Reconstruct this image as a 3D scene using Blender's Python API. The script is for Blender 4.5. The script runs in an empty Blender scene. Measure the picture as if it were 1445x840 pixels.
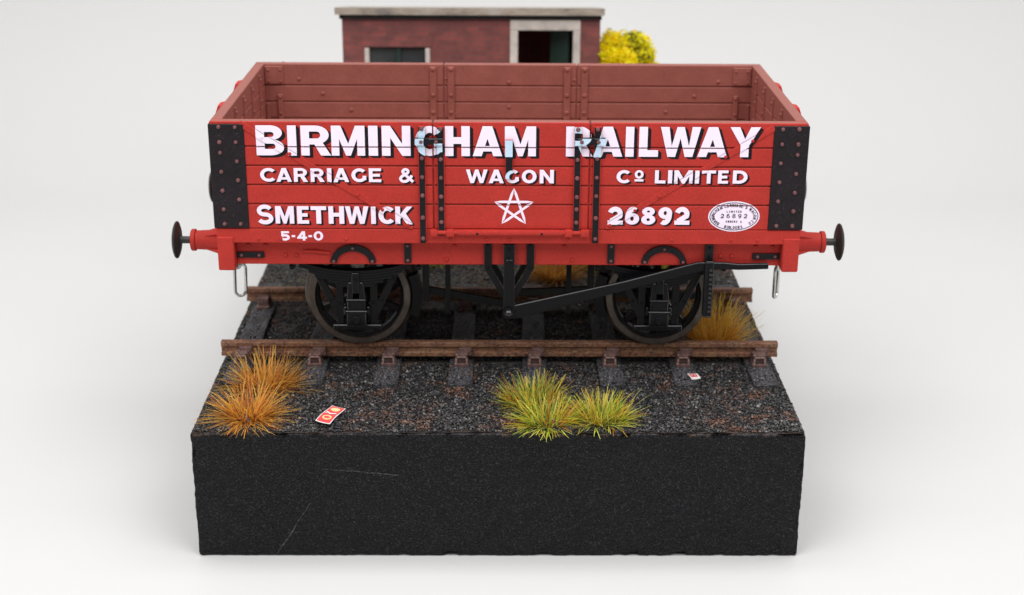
import bpy, bmesh, math, random
import numpy as np
from mathutils import Vector, Matrix, noise
from mathutils.geometry import tessellate_polygon
# one Blender unit = one centimetre (a 1:43 scale model photographed in a white light tent)
random.seed(7)
sc = bpy.context.scene
sc.unit_settings.scale_length = 0.01
COL = sc.collection
PI = math.pi
R = math.radians

# ------------------------------------------------------------------ materials
def srgb(r, g, b):
    f = lambda c: (c / 12.92 if c <= .04045 else ((c + .055) / 1.055) ** 2.4)
    return (f(r / 255), f(g / 255), f(b / 255), 1)

class NT:
    def __init__(s, name):
        s.m = bpy.data.materials.new(name); s.m.use_nodes = True
        s.t = s.m.node_tree; s.b = s.t.nodes['Principled BSDF']
        s.tc = s.t.nodes.new('ShaderNodeTexCoord')
    def n(s, typ, **kw):
        x = s.t.nodes.new(typ)
        for k, v in kw.items():
            if k.startswith('_'): setattr(x, k[1:], v)
            else: x.inputs[k].default_value = v
        return x
    def l(s, a, b): s.t.links.new(a, b)
    def noise(s, scale, detail=4, rough=.55, stretch=None):
        x = s.n('ShaderNodeTexNoise', Scale=scale, Detail=detail, Roughness=rough)
        src = s.tc.outputs['Object']
        if stretch:
            mp = s.n('ShaderNodeMapping'); mp.inputs['Scale'].default_value = stretch
            s.l(src, mp.inputs['Vector']); src = mp.outputs[0]
        s.l(src, x.inputs['Vector'])
        return x.outputs['Fac']
    def ramp(s, fac, stops):
        r = s.n('ShaderNodeValToRGB'); e = r.color_ramp.elements
        while len(e) < len(stops): e.new(.5)
        for k, (p, c) in enumerate(stops):
            e[k].position = p; e[k].color = c if len(c) == 4 else (*c, 1)
        s.l(fac, r.inputs[0]); return r.outputs[0]
    def mix(s, fac, a, b, mode='MIX'):
        x = s.t.nodes.new('ShaderNodeMix'); x.data_type = 'RGBA'; x.blend_type = mode
        for v, i in ((fac, 0), (a, 6), (b, 7)):
            if hasattr(v, 'node'): s.l(v, x.inputs[i])
            else: x.inputs[i].default_value = v
        return x.outputs[2]
    def math(s, op, a, b=None, clamp=False):
        x = s.t.nodes.new('ShaderNodeMath'); x.operation = op; x.use_clamp = clamp
        for v, i in ((a, 0), (b, 1)):
            if v is None: continue
            if hasattr(v, 'node'): s.l(v, x.inputs[i])
            else: x.inputs[i].default_value = v
        return x.outputs[0]
    def bump(s, fac, strength, dist=.02, normal=None):
        x = s.n('ShaderNodeBump', Strength=strength, Distance=dist)
        s.l(fac, x.inputs['Height'])
        if normal: s.l(normal, x.inputs['Normal'])
        return x.outputs[0]
    def set(s, **kw):
        for k, v in kw.items():
            k = k.replace('_', ' ')
            if hasattr(v, 'node'): s.l(v, s.b.inputs[k])
            else: s.b.inputs[k].default_value = v
        return s.m

def paint(name, c, rough=.5, var=.12, grain=50, bump=.12, spec=.5, dust=0.0, gcol=0.0):
    t = NT(name)
    a = tuple(x * (1 - var) for x in c[:3]) + (1,); b = tuple(min(1, x * (1 + var)) for x in c[:3]) + (1,)
    n1 = t.noise(2.2, 5, .65); col = t.ramp(n1, [(.3, a), (.7, b)])
    n2 = t.noise(grain, 3, .6)
    if gcol: col = t.mix(1.0, col, t.ramp(t.noise(26, 3, .65), [(.34, (1 - gcol,) * 3), (.66, (1 + gcol * .6,) * 3)]), 'MULTIPLY')
    if dust:
        f = t.ramp(n2, [(.66, (0, 0, 0)), (.74, (dust,) * 3)])
        col = t.mix(f, col, (.55, .5, .48, 1))
    rg = t.math('ADD', t.math('MULTIPLY', n1, .25), rough - .12)
    return t.set(Base_Color=col, Roughness=rg, Normal=t.bump(n2, bump, .01), Specular_IOR_Level=spec)

M = {}
M['red'] = paint('red_paint', (.475, .036, .027, 1), .6, .09, 30, .45, spec=.2, gcol=.13)
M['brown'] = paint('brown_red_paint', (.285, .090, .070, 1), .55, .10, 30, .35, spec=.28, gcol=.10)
M['black'] = paint('black_ironwork_paint', (.008, .007, .009, 1), .42, .2, 36, .35, spec=.22, gcol=.2)
M['plate'] = paint('black_plate_paint', (.014, .010, .013, 1), .5, .2, 30, .6, spec=.24, dust=.18, gcol=.3)
M['under'] = paint('black_underframe', (.0042, .0042, .0055, 1), .42, .2, 36, .25, spec=.17, gcol=.2)
M['edge'] = paint('polished_edge', (.012, .012, .014, 1), .36, .1, 36, .1, spec=.6)
M['rivet'] = paint('worn_rivet', (.17, .065, .068, 1), .4, .2, 50, .1)
M['white'] = paint('lettering_white', (.97, .84, 1, 1), .55, .03, 60, .2, spec=.3)
M['blue'] = paint('lettering_on_metal', (.58, .76, .93, 1), .4, .06, 60, .15)
M['lshadow'] = paint('lettering_black', (.008, .007, .011, 1), .55, .1, 60, .15, spec=.2)
M['plateink'] = paint('plate_ink', (.02, .012, .04, 1), .6, .1, 60, .05)
M['steel'] = paint('bright_wire', (.55, .56, .54, 1), .25, .1, 30, .05); M['steel'].node_tree.nodes['Principled BSDF'].inputs['Metallic'].default_value = 1
M['ball'] = paint('polished_black', (.012, .012, .014, 1), .12, .1, 30, .0)
M['green'] = paint('dark_green_paint', (.012, .035, .025, 1), .6, .2, 10, .1)
M['cream'] = paint('weathered_cream', (.56, .50, .45, 1), .8, .25, 6, .2)
M['dark'] = paint('dark_inside', (.012, .012, .012, 1), .8, .2, 6, .1)
M['glass'] = paint('dark_glass', (.045, .05, .052, 1), .15, .1, 6, .0)
M['hole'] = paint('drilled_hole', (.008, .004, .004, 1), .9, .1, 6, .0)

M['bufhead'] = paint('dull_blackened_metal', (.030, .033, .030, 1), .45, .25, 30, .2, spec=.4)
def wheel_mat():
    t = NT('wheel_metal')
    n1 = t.noise(3, 6, .7); n2 = t.noise(40, 3, .6)
    col = t.ramp(n1, [(.3, (.05, .042, .035)), (.6, (.12, .10, .085)), (.8, (.22, .195, .17))])
    return t.set(Base_Color=col, Metallic=.75, Roughness=t.math('ADD', t.math('MULTIPLY', n2, .3), .28), Normal=t.bump(n2, .12, .01))
M['wheel'] = wheel_mat()

def rust(name, c0, c1, c2):
    t = NT(name)
    n1 = t.noise(3.2, 8, .7, (1, 2.5, 2.5)); n2 = t.noise(16, 6, .7); n3 = t.noise(45, 3, .6)
    col = t.ramp(n1, [(.28, c0), (.5, c1), (.72, c2)])
    col = t.mix(t.ramp(n2, [(.47, (0, 0, 0)), (.62, (.85,) * 3)]), col, (.025, .018, .016, 1))
    return t.set(Base_Color=col, Roughness=.68, Normal=t.bump(n3, .35, .015, t.bump(n2, .3, .02)))
M['rust'] = rust('rusty_rail', (.08, .040, .027), (.27, .115, .06), (.33, .22, .12))
M['chair'] = rust('rusty_chair', (.05, .025, .023), (.17, .088, .075), (.34, .21, .18))

M['chairdark'] = rust('dark_chair_recess', (.022, .014, .013), (.06, .03, .026), (.12, .07, .06))  # darker rust tones for the panel set back in the chair
M['chairrim'] = rust('pale_chair_rim', (.10, .05, .045), (.28, .16, .14), (.42, .29, .26))  # paler rust tones for the raised frame around it
def sleeper_mat():
    t = NT('tarred_timber')
    g = t.noise(9, 6, .7, (1.6, .22, 1.6)); n2 = t.noise(30, 4, .65); n3 = t.noise(2, 4, .6)
    col = t.ramp(g, [(.36, (.008, .0075, .008)), (.56, (.036, .034, .035)), (.72, (.12, .115, .12))])
    f = t.math('MULTIPLY', t.ramp(n2, [(.52, (0, 0, 0)), (.64, (1, 1, 1))]), t.ramp(n3, [(.3, (.1, .1, .1)), (.55, (.95,) * 3)]))
    col = t.mix(f, col, (.27, .27, .31, 1))
    return t.set(Base_Color=col, Roughness=.75, Normal=t.bump(n2, .5, .02, t.bump(g, .8, .05)))
M['sleeper'] = sleeper_mat()

def stone_mat():
    t = NT('ballast_stones')
    a = t.n('ShaderNodeAttribute', _attribute_name='tone')
    col = t.ramp(a.outputs['Fac'], [(0, (.005, .005, .006)), (.45, (.019, .0185, .021)), (.74, (.075, .073, .074)), (.95, (.26, .245, .23))])
    p = t.noise(1.1, 6, .72)
    f = t.math('MULTIPLY', t.ramp(p, [(.53, (0, 0, 0)), (.66, (1, 1, 1))]), t.ramp(a.outputs['Fac'], [(.3, (.1,) * 3), (.6, (.85,) * 3)]))
    col = t.mix(f, col, (.30, .12, .05, 1))
    return t.set(Base_Color=col, Roughness=.42, Normal=t.bump(t.noise(45, 3, .6), .25, .01))
M['stone'] = stone_mat()

def soil_mat():
    t = NT('ballast_bed')
    n1 = t.noise(1.3, 8, .72); n2 = t.noise(22, 6, .7)
    col = t.ramp(n2, [(.35, (.012, .011, .011)), (.55, (.04, .036, .034)), (.72, (.13, .115, .10))])
    col = t.mix(t.ramp(n1, [(.5, (0, 0, 0)), (.66, (.6,) * 3)]), col, (.12, .055, .03, 1))
    sx = t.n('ShaderNodeSeparateXYZ'); t.l(t.tc.outputs['Object'], sx.inputs[0])
    back = t.math('MULTIPLY', t.math('SUBTRACT', sx.outputs['Y'], 2.4), 1.2, True)
    moss = t.math('MULTIPLY', back, t.ramp(t.noise(2.4, 6, .7), [(.5, (0, 0, 0)), (.68, (.55,) * 3)]))
    col = t.mix(moss, col, (.10, .10, .03, 1))
    return t.set(Base_Color=col, Roughness=.8, Normal=t.bump(n2, .9, .06))
M['soil'] = soil_mat()

def block_mat():
    t = NT('black_painted_wood')
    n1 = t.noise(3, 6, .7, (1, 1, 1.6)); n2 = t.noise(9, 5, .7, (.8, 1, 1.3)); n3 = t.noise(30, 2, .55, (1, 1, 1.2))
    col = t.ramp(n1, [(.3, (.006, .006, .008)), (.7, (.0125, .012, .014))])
    col = t.mix(t.ramp(n3, [(.575, (0, 0, 0)), (.68, (.9,) * 3)]), col, (.075, .073, .084, 1))  # glints painted in as pale flecks, on the same noise as the bump
    # pale dust specks
    v = t.n('ShaderNodeTexVoronoi', Scale=13.0); t.l(t.tc.outputs['Object'], v.inputs['Vector'])
    spk = t.math('MULTIPLY', t.ramp(v.outputs['Distance'], [(.09, (1, 1, 1)), (.16, (0, 0, 0))]), t.ramp(t.noise(7, 3, .6), [(.62, (0, 0, 0)), (.72, (.5,) * 3)]))
    col = t.mix(spk, col, (.22, .21, .20, 1))
    sp = t.n('ShaderNodeSeparateXYZ'); t.l(t.tc.outputs['Object'], sp.inputs[0])
    X, Y, Z = sp.outputs
    # worn upper and lower rims, broken up by noise (chipped paint)
    chip = t.ramp(t.noise(4.5, 6, .75, (1, 1, .5)), [(.53, (0, 0, 0)), (.58, (1, 1, 1))])
    rim = t.math('MULTIPLY', t.math('MULTIPLY', t.math('ADD', Z, .585), 25, True), chip)
    col = t.mix(t.math('MULTIPLY', rim, .8), col, (.20, .115, .07, 1))
    line = t.math('MULTIPLY', t.math('MULTIPLY', t.math('ADD', Z, .545), 60, True), t.ramp(t.noise(2.5, 5, .7), [(.36, (.0,) * 3), (.58, (.6,) * 3)]))
    col = t.mix(line, col, (.17, .165, .175, 1))
    # two scratches on the front
    def seg(x0, z0, x1, z1, w, amt):
        L = math.hypot(x1 - x0, z1 - z0); ux, uz = (x1 - x0) / L, (z1 - z0) / L
        dx = t.math('SUBTRACT', X, x0); dz = t.math('SUBTRACT', Z, z0)
        al = t.math('ADD', t.math('MULTIPLY', dx, ux), t.math('MULTIPLY', dz, uz))
        pe = t.math('ADD', t.math('MULTIPLY', dx, -uz), t.math('MULTIPLY', dz, ux))
        pe = t.math('ADD', pe, t.math('MULTIPLY', t.math('SUBTRACT', t.noise(1.4, 3), .5), .12))
        inn = t.math('MULTIPLY', t.math('LESS_THAN', t.math('ABSOLUTE', pe), w), t.math('MULTIPLY', t.math('GREATER_THAN', al, 0), t.math('LESS_THAN', al, L)))
        fr = t.math('LESS_THAN', Y, -5.0)
        return t.math('MULTIPLY', t.math('MULTIPLY', inn, fr), t.math('MULTIPLY', t.ramp(t.noise(9, 4, .7), [(.4, (.1,) * 3), (.6, (1, 1, 1))]), amt))
    for s in ((-3.56, -1.27, -2.13, -1.40, .009, .60), (-3.86, -2.0, -4.55, -3.12, .010, .60)):
        col = t.mix(seg(*s), col, (.30, .29, .30, 1))
    b = t.bump(n3, 1.0, .2, t.bump(n2, 1.0, .2))
    return t.set(Base_Color=col, Roughness=.40, Normal=b, Specular_IOR_Level=.24)
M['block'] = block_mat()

def brick_mat():
    t = NT('model_brick')
    mp = t.n('ShaderNodeMapping'); mp.inputs['Rotation'].default_value = (R(90), 0, 0)
    t.l(t.tc.outputs['Object'], mp.inputs['Vector'])
    b = t.n('ShaderNodeTexBrick', Scale=1.0, Color1=(.29, .068, .060, 1), Color2=(.19, .050, .046, 1), Mortar=(.16, .08, .07, 1))
    b.inputs['Mortar Size'].default_value = .013; b.inputs['Brick Width'].default_value = .40; b.inputs['Row Height'].default_value = .135
    t.l(mp.outputs[0], b.inputs['Vector'])
    col = t.mix(t.ramp(t.noise(1.5, 6, .7), [(.42, (0, 0, 0)), (.62, (.6,) * 3)]), b.outputs['Color'], (.10, .042, .04, 1))
    return t.set(Base_Color=col, Roughness=.8, Normal=t.bump(b.outputs['Fac'], -.4, .03))
M['brick'] = brick_mat()

def roof_mat():
    t = NT('weathered_board')
    n = t.noise(1.6, 8, .75, (.6, 2, 2)); n2 = t.noise(9, 5, .75)
    col = t.ramp(n, [(.34, (.13, .12, .12)), (.5, (.34, .28, .22)), (.70, (.46, .42, .38))])
    col = t.mix(t.ramp(n2, [(.58, (0, 0, 0)), (.7, (.5,) * 3)]), col, (.22, .19, .17, 1))
    return t.set(Base_Color=col, Roughness=.85, Normal=t.bump(n2, .3, .02))
M['roof'] = roof_mat()

def blade_mat(name, tr_=.5):
    t = NT(name)
    a = t.n('ShaderNodeAttribute', _attribute_name='tint')
    t.b.inputs['Roughness'].default_value = .5
    t.l(a.outputs['Color'], t.b.inputs['Base Color'])
    tr = t.n('ShaderNodeBsdfTranslucent'); t.l(a.outputs['Color'], tr.inputs[0])
    mx = t.n('ShaderNodeMixShader', Fac=tr_); t.l(t.b.outputs[0], mx.inputs[1]); t.l(tr.outputs[0], mx.inputs[2])
    t.l(mx.outputs[0], t.t.nodes['Material Output'].inputs['Surface'])
    return t.m
M['grass'] = blade_mat('static_grass')
M['petal'] = blade_mat('yellow_blossom', .6)
M['bark'] = paint('twig_bark', (.06, .04, .025, 1), .8, .3, 8, .3)
def sheet_mat():
    t = NT('white_sheet')
    n = t.noise(.05, 4, .5); col = t.ramp(n, [(.3, (.622, .618, .612)), (.7, (.642, .638, .632))])
    return t.set(Base_Color=col, Roughness=.6, Specular_IOR_Level=.25, Normal=t.bump(t.noise(6, 4, .6), .05, .02))
M['sheet'] = sheet_mat()
M['card'] = paint('white_card', (.82, .80, .80, 1), .5, .04, 20, .05)
M['cardred'] = paint('red_print', (.74, .075, .08, 1), .4, .1, 20, .05)
M['cardyel'] = paint('orange_print', (.90, .62, .30, 1), .4, .2, 20, .05)

# ------------------------------------------------------------------ mesh builder
class MB:
    """Collects shapes (with material slots) that become ONE mesh object."""
    def __init__(s, mats, T=None):
        s.mats = mats if isinstance(mats, (list, tuple)) else [mats]
        s.v = []; s.f = []; s.mi = []; s.T = T
        s.edge = None
        if s.mats[0] in ('under', 'black') and 'edge' not in s.mats: s.mats = list(s.mats) + ['edge']; s.edge = len(s.mats) - 1
    def raw(s, vs, fs, m=0):
        o = len(s.v)
        s.v += [tuple(v) for v in vs]
        s.f += [tuple(i + o for i in f) for f in fs]
        s.mi += [m] * len(fs) if isinstance(m, int) else list(m)
    def frombm(s, bm, m=0):
        bm.verts.index_update()
        s.raw([v.co[:] for v in bm.verts], [[v.index for v in f.verts] for f in bm.faces], m); bm.free()
    def box(s, x0, x1, y0, y1, z0, z1, bev=.012, m=0, seg=1, rot=None, about=None):
        bm = bmesh.new(); bmesh.ops.create_cube(bm, size=1)
        c = Vector(((x0 + x1) / 2, (y0 + y1) / 2, (z0 + z1) / 2)); d = (abs(x1 - x0), abs(y1 - y0), abs(z1 - z0))
        for v in bm.verts: v.co = Vector((v.co.x * d[0], v.co.y * d[1], v.co.z * d[2]))
        bev = min(bev, min(d) * .35)
        if bev > 0: bmesh.ops.bevel(bm, geom=list(bm.edges), offset=bev, segments=seg, affect='EDGES', profile=.5)
        if s.edge is not None and bev > 0:
            bm.normal_update(); m = [s.edge if max(abs(k) for k in f.normal) < .97 else m for f in bm.faces]
        for v in bm.verts:
            if rot is not None: v.co = rot @ v.co
            v.co = v.co + c
        s.frombm(bm, m)
    def prism(s, outer, holes, y0, y1, bev=0, m=0, mfront=None, axis='Y'):
        """polygon in (x, z) extruded along y; y0 is the front face"""
        loops = [outer] + list(holes)
        def mk(p, y): return (p[0], y, p[1]) if axis == 'Y' else (y, p[0], p[1])
        if bev and not holes:
            bm = bmesh.new()
            a = [bm.verts.new(mk(p, y0)) for p in outer]; b = [bm.verts.new(mk(p, y1)) for p in outer]
            n = len(outer); fr = bm.faces.new(a); bm.faces.new(b[::-1])
            for i in range(n): bm.faces.new((a[i], b[i], b[(i + 1) % n], a[(i + 1) % n]))
            bmesh.ops.recalc_face_normals(bm, faces=list(bm.faces))
            bmesh.ops.bevel(bm, geom=list(fr.edges), offset=bev, segments=1, affect='EDGES')
            ms = m if mfront is None else [mfront if all(abs(v.co[1 if axis == 'Y' else 0] - y0) < 1e-5 for v in f.verts) else m for f in bm.faces]
            if s.edge is not None:
                bm.normal_update(); ii = 1 if axis == 'Y' else 0
                b_ = ms if isinstance(ms, list) else [ms] * len(bm.faces)
                ms = [s.edge if .2 < abs(f.normal[ii]) < .95 else b_[k] for k, f in enumerate(bm.faces)]
            s.frombm(bm, ms); return
        flat = [p for l in loops for p in l]; n = len(flat)
        tr = tessellate_polygon([[Vector((p[0], p[1], 0)) for p in l] for l in loops])
        vs = [mk(p, y0) for p in flat] + [mk(p, y1) for p in flat]
        fs = [tuple(t) for t in tr] + [tuple(i + n for i in t[::-1]) for t in tr]
        ms = [m if mfront is None else mfront] * len(tr) + [m] * len(tr)
        o = 0
        for l in loops:
            k = len(l)
            for i in range(k):
                fs.append((o + i, o + (i + 1) % k, n + o + (i + 1) % k, n + o + i)); ms.append(m)
            o += k
        s.raw(vs, fs, ms)
    def cyl(s, p0, p1, r0, r1=None, n=16, m=0, cap=True):
        r1 = r0 if r1 is None else r1
        p0, p1 = Vector(p0), Vector(p1); d = (p1 - p0).normalized()
        a = d.orthogonal().normalized(); b = d.cross(a)
        vs = []
        for p, r in ((p0, r0), (p1, r1)):
            for i in range(n):
                t = 2 * PI * i / n; vs.append(p + (a * math.cos(t) + b * math.sin(t)) * r)
        fs = [(i, (i + 1) % n, n + (i + 1) % n, n + i) for i in range(n)]
        if cap: fs += [tuple(range(n - 1, -1, -1)), tuple(range(n, 2 * n))]
        s.raw(vs, fs, m)
    def lathe(s, prof, org, axis, n=24, m=0, closed=False):
        """prof: (radius, along) pairs revolved about axis through org"""
        axis = Vector(axis).normalized(); a = axis.orthogonal().normalized(); b = axis.cross(a); org = Vector(org)
        k = len(prof); vs = []
        for r, h in prof:
            for i in range(n):
                t = 2 * PI * i / n; vs.append(org + axis * h + (a * math.cos(t) + b * math.sin(t)) * r)
        fs = []
        for j in range(k if closed else k - 1):
            j2 = (j + 1) % k
            for i in range(n): fs.append((j * n + i, j * n + (i + 1) % n, j2 * n + (i + 1) % n, j2 * n + i))
        if not closed: fs += [tuple(range(n - 1, -1, -1)), tuple((k - 1) * n + i for i in range(n))]
        s.raw(vs, fs, m)
    def tube(s, pts, r, n=8, m=0, closed=False):
        pts = [Vector(p) for p in pts]; k = len(pts); vs = []
        up = None
        for j, p in enumerate(pts):
            a = pts[(j - 1) % k] if (closed or j > 0) else p; b = pts[(j + 1) % k] if (closed or j < k - 1) else p
            d = (b - a).normalized()
            u = d.orthogonal().normalized() if up is None else (up - d * up.dot(d)).normalized()
            up = u; w = d.cross(u)
            for i in range(n):
                t = 2 * PI * i / n; vs.append(p + (u * math.cos(t) + w * math.sin(t)) * r)
        fs = []
        for j in range(k if closed else k - 1):
            j2 = (j + 1) % k
            for i in range(n): fs.append((j * n + i, j * n + (i + 1) % n, j2 * n + (i + 1) % n, j2 * n + i))
        if not closed: fs += [tuple(range(n - 1, -1, -1)), tuple((k - 1) * n + i for i in range(n))]
        s.raw(vs, fs, m)
    def bolt(s, x, y, z, r=.036, h=.03, d=(0, -1, 0), m=0):
        r *= random.uniform(.92, 1.08)
        s.lathe([(r, -.01), (r, h * .3), (r * .8, h * .75), (r * .35, h)], (x, y, z), d, 10, m)
    def build(s, name, parent=None, smooth=.6, bynormal=None):
        me = bpy.data.meshes.new(name)
        vs = [s.T(v) for v in s.v] if s.T else s.v
        me.from_pydata(vs, [], s.f)
        for m in s.mats: me.materials.append(M[m])
        me.polygons.foreach_set('material_index', s.mi)
        bm = bmesh.new(); bm.from_mesh(me)
        bmesh.ops.recalc_face_normals(bm, faces=list(bm.faces))
        if bynormal:
            for f in bm.faces: 
                k = bynormal(f)
                if k is not None: f.material_index = k
        bm.to_mesh(me); bm.free()
        if smooth: me.shade_smooth(); me.set_sharp_from_angle(angle=smooth)
        o = bpy.data.objects.new(name, me); COL.objects.link(o)
        if parent: o.parent = parent
        return o

def tag(o, label, cat, group=None, kind=None):
    if label: o['label'] = label
    if cat: o['category'] = cat
    if group: o['group'] = group
    if kind: o['kind'] = kind
    return o
def empty(name, loc=(0, 0, 0), rz=0):
    o = bpy.data.objects.new(name, None); COL.objects.link(o)
    o.location = loc; o.rotation_euler = (0, 0, rz); o.empty_display_size = .3; return o
def copy_tree(o, parent=None):
    c = o.copy(); COL.objects.link(c)
    if parent: c.parent = parent
    for ch in list(o.children): copy_tree(ch, c)
    return c

# ------------------------------------------------------------------ lettering (drawn glyph by glyph)
def arc(cx, cy, rx, ry, a0, a1, n=18):
    return [(cx + rx * math.cos(R(a0 + (a1 - a0) * i / n)), cy + ry * math.sin(R(a0 + (a1 - a0) * i / n))) for i in range(n + 1)]
def rect(x0, y0, x1, y1): return ([(x0, y0), (x1, y0), (x1, y1), (x0, y1)], [])
def ring(cx, cy, rx, ry, sx, sy, n=32):
    return (arc(cx, cy, rx, ry, 0, 360, n)[:-1], [arc(cx, cy, rx - sx, ry - sy, 0, 360, n)[:-1]])
def stroke(pts, s):
    L, Rr = [], []
    n = len(pts)
    for i, p in enumerate(pts):
        a = Vector(pts[max(i - 1, 0)]); b = Vector(pts[min(i + 1, n - 1)]); p = Vector(p)
        d0 = (p - a).normalized() if i > 0 else (b - p).normalized()
        d1 = (b - p).normalized() if i < n - 1 else d0
        d = (d0 + d1).normalized(); nrm = Vector((-d.y, d.x)); k = 1 / max(.5, nrm.dot(Vector((-d0.y, d0.x))))
        L.append(tuple(p + nrm * s / 2 * k)); Rr.append(tuple(p - nrm * s / 2 * k))
    return (L + Rr[::-1], [])
def catmull(P, n=6):
    out = []; Q = [P[0]] + P + [P[-1]]
    for i in range(1, len(Q) - 2):
        p0, p1, p2, p3 = (Vector(q) for q in Q[i - 1:i + 3])
        for k in range(n):
            t = k / n
            out.append(tuple(.5 * ((2 * p1) + (p2 - p0) * t + (2 * p0 - 5 * p1 + 4 * p2 - p3) * t * t + (3 * p1 - p0 - 3 * p2 + p3) * t ** 3)))
    out.append(tuple(P[-1])); return out
def counter(x0, x1, y0, y1):
    r = min((y1 - y0) / 2, x1 - x0)
    return [(x0, y0)] + arc(x1 - r, (y0 + y1) / 2, r, (y1 - y0) / 2, -90, 90, 8) + [(x0, y1)]
def glyph(ch, w, h, s):
    t = s * .82
    if ch == 'I': return [rect(0, 0, w, h)]
    if ch == '-': return [rect(0, .36 * h, w, .36 * h + t)]
    if ch == 'L': return [([(0, 0), (w, 0), (w, t), (s, t), (s, h), (0, h)], [])]
    if ch == 'T': return [([(w / 2 - s / 2, 0), (w / 2 + s / 2, 0), (w / 2 + s / 2, h - t), (w, h - t), (w, h), (0, h), (0, h - t), (w / 2 - s / 2, h - t)], [])]
    if ch == 'E':
        q = t * .92; c = h / 2
        return [([(0, 0), (w, 0), (w, q), (s, q), (s, c - q / 2), (w * .9, c - q / 2), (w * .9, c + q / 2), (s, c + q / 2), (s, h - q), (w, h - q), (w, h), (0, h)], [])]
    if ch == 'H':
        c = h * .52
        return [([(0, 0), (s, 0), (s, c - t / 2), (w - s, c - t / 2), (w - s, 0), (w, 0), (w, h), (w - s, h), (w - s, c + t / 2), (s, c + t / 2), (s, h), (0, h)], [])]
    if ch == 'N':
        k = .40 * h
        return [([(0, 0), (s, 0), (s, h - k), (w - s, 0), (w, 0), (w, h), (w - s, h), (w - s, k), (s, h), (0, h)], [])]
    if ch == 'M':
        a = s * 1.0; d = s * .12
        return [([(0, 0), (s * .92, 0), (s * .92, h * .56), (w / 2 - s * .28, 0), (w / 2 + s * .28, 0), (w - s * .92, h * .56), (w - s * .92, 0), (w, 0), (w, h), (w - a - d, h), (w / 2, h * .40), (a + d, h), (0, h)], [])]
    if ch == 'A':
        c = w / 2; q = s * .56; sl = (c - q) / h
        L = lambda y: sl * y; th = s * 1.06
        b0, b1 = .16 * h, .16 * h + t * .8
        top = (c - th) / sl
        return [([(0, 0), (th, 0), (L(b0) + th, b0), (w - L(b0) - th, b0), (w - th, 0), (w, 0), (c + q, h), (c - q, h)],
                 [[(L(b1) + th, b1), (w - L(b1) - th, b1), (c, min(top, h * .86))]])]
    if ch == 'W':
        q = s * 1.02; a, b = w * .285, w * .715
        return [([(0, h), (a - q * .45, 0), (a + q * .45, 0), (w / 2, h * .62), (b - q * .45, 0), (b + q * .45, 0), (w, h), (w - q, h), (b, h * .36), (w / 2 + q * .42, h), (w / 2 - q * .42, h), (a, h * .36), (q, h)], [])]
    if ch == 'Y':
        c = w / 2
        return [([(c - s / 2, 0), (c + s / 2, 0), (c + s / 2, h * .40), (w, h), (w - s * 1.15, h), (c, h * .60), (s * 1.15, h), (0, h), (c - s / 2, h * .40)], [])]
    if ch == 'K':
        return [([(0, 0), (s, 0), (s, h * .30), (s * 1.35, h * .40), (w - s * 1.22, 0), (w, 0), (w * .60, h * .60), (w * .98, h), (w - s * 1.25, h), (s, h * .56), (s, h), (0, h)], [])]
    if ch == 'B':
        o = [(0, 0), (0, h)] + arc(w * .52, .755 * h, .42 * w, .245 * h, 90, -80, 14) + arc(w * .5, .27 * h, .5 * w, .27 * h, 68, -90, 14)
        return [(o, [counter(s, w * .94 - s * .98, .615 * h, .78 * h), counter(s, w - s, .215 * h, .40 * h)])]
    if ch == 'R':
        o = [(0, 0), (0, h)] + arc(w * .5, .69 * h, .46 * w, .31 * h, 90, -58, 16) + [(w * 1.02, 0), (w * 1.02 - s * 1.2, 0), (w * .46, .37 * h), (s, .37 * h), (s, 0)]
        return [(o, [counter(s, w * .96 - s, .57 * h, .80 * h)])]
    if ch == 'D':
        o = [(0, 0), (0, h)] + arc(w * .42, h / 2, w * .58, h / 2, 90, -90, 20)
        return [(o, [[(s, t)] + arc(w * .42, h / 2, w * .58 - s, h / 2 - t, -90, 90, 16) + [(s, h - t)]])]
    if ch in 'O0': return [ring(w / 2, h / 2, w / 2, h / 2, s, t)]
    if ch == 'o': return [ring(w / 2, h * .62, w / 2, h * .38, s * .68, s * .6), rect(0, 0, w, s * .6)]
    if ch == 'U':
        return [stroke([(s / 2, h)] + arc(w / 2, h * .36, w / 2 - s / 2, h * .36 - t / 2, 180, 360, 14) + [(w - s / 2, h)], s * .95)]
    if ch == 'C':
        rx = w / 1.78
        return [(arc(rx, h / 2, rx, h / 2, 42, 318, 28) + arc(rx, h / 2, rx - s, h / 2 - t, 318, 42, 28), [])]
    if ch == 'G':
        rx = w / 1.86
        return [(arc(rx, h / 2, rx, h / 2, 42, 322, 28) + arc(rx, h / 2, rx - s, h / 2 - t, 322, 42, 28), []), ([(w - s * .98, h * .12), (w, h * .16), (w, h * .46), (w - s * .98, h * .46)], [])]
    if ch == 'S':
        rx = w / 2 - s / 2; ry = (h - t) / 4
        p = arc(w / 2, h - t / 2 - ry, rx * .95, ry, 25, 268, 20) + arc(w / 2, t / 2 + ry, rx, ry, 88, -155, 20)
        return [stroke(p, t * 1.05)]
    if ch == '2':
        ry = .27 * h; p = arc(w * .49, h - t / 2 - ry, w * .5 - s / 2, ry, 165, -25, 16) + [(s * .62, t * .8)]
        return [stroke(p, s * .95), rect(0, 0, w, t)]
    if ch == '6' or ch == '9':
        c = [ring(w / 2, .335 * h, w / 2, .335 * h, s, t * .9), stroke(arc(w * .56, .40 * h, w * .56 - s / 2, .6 * h - t / 2, 178, 62, 14), s * .95)]
        if ch == '9': c = [([(w - x, h - y) for x, y in o], [[(w - x, h - y) for x, y in q] for q in hh]) for o, hh in c]
        return c
    if ch == '8': return [ring(w / 2, .75 * h, w * .45, .25 * h, s * .9, t * .8), ring(w / 2, .285 * h, w / 2, .285 * h, s, t * .85)]
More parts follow.
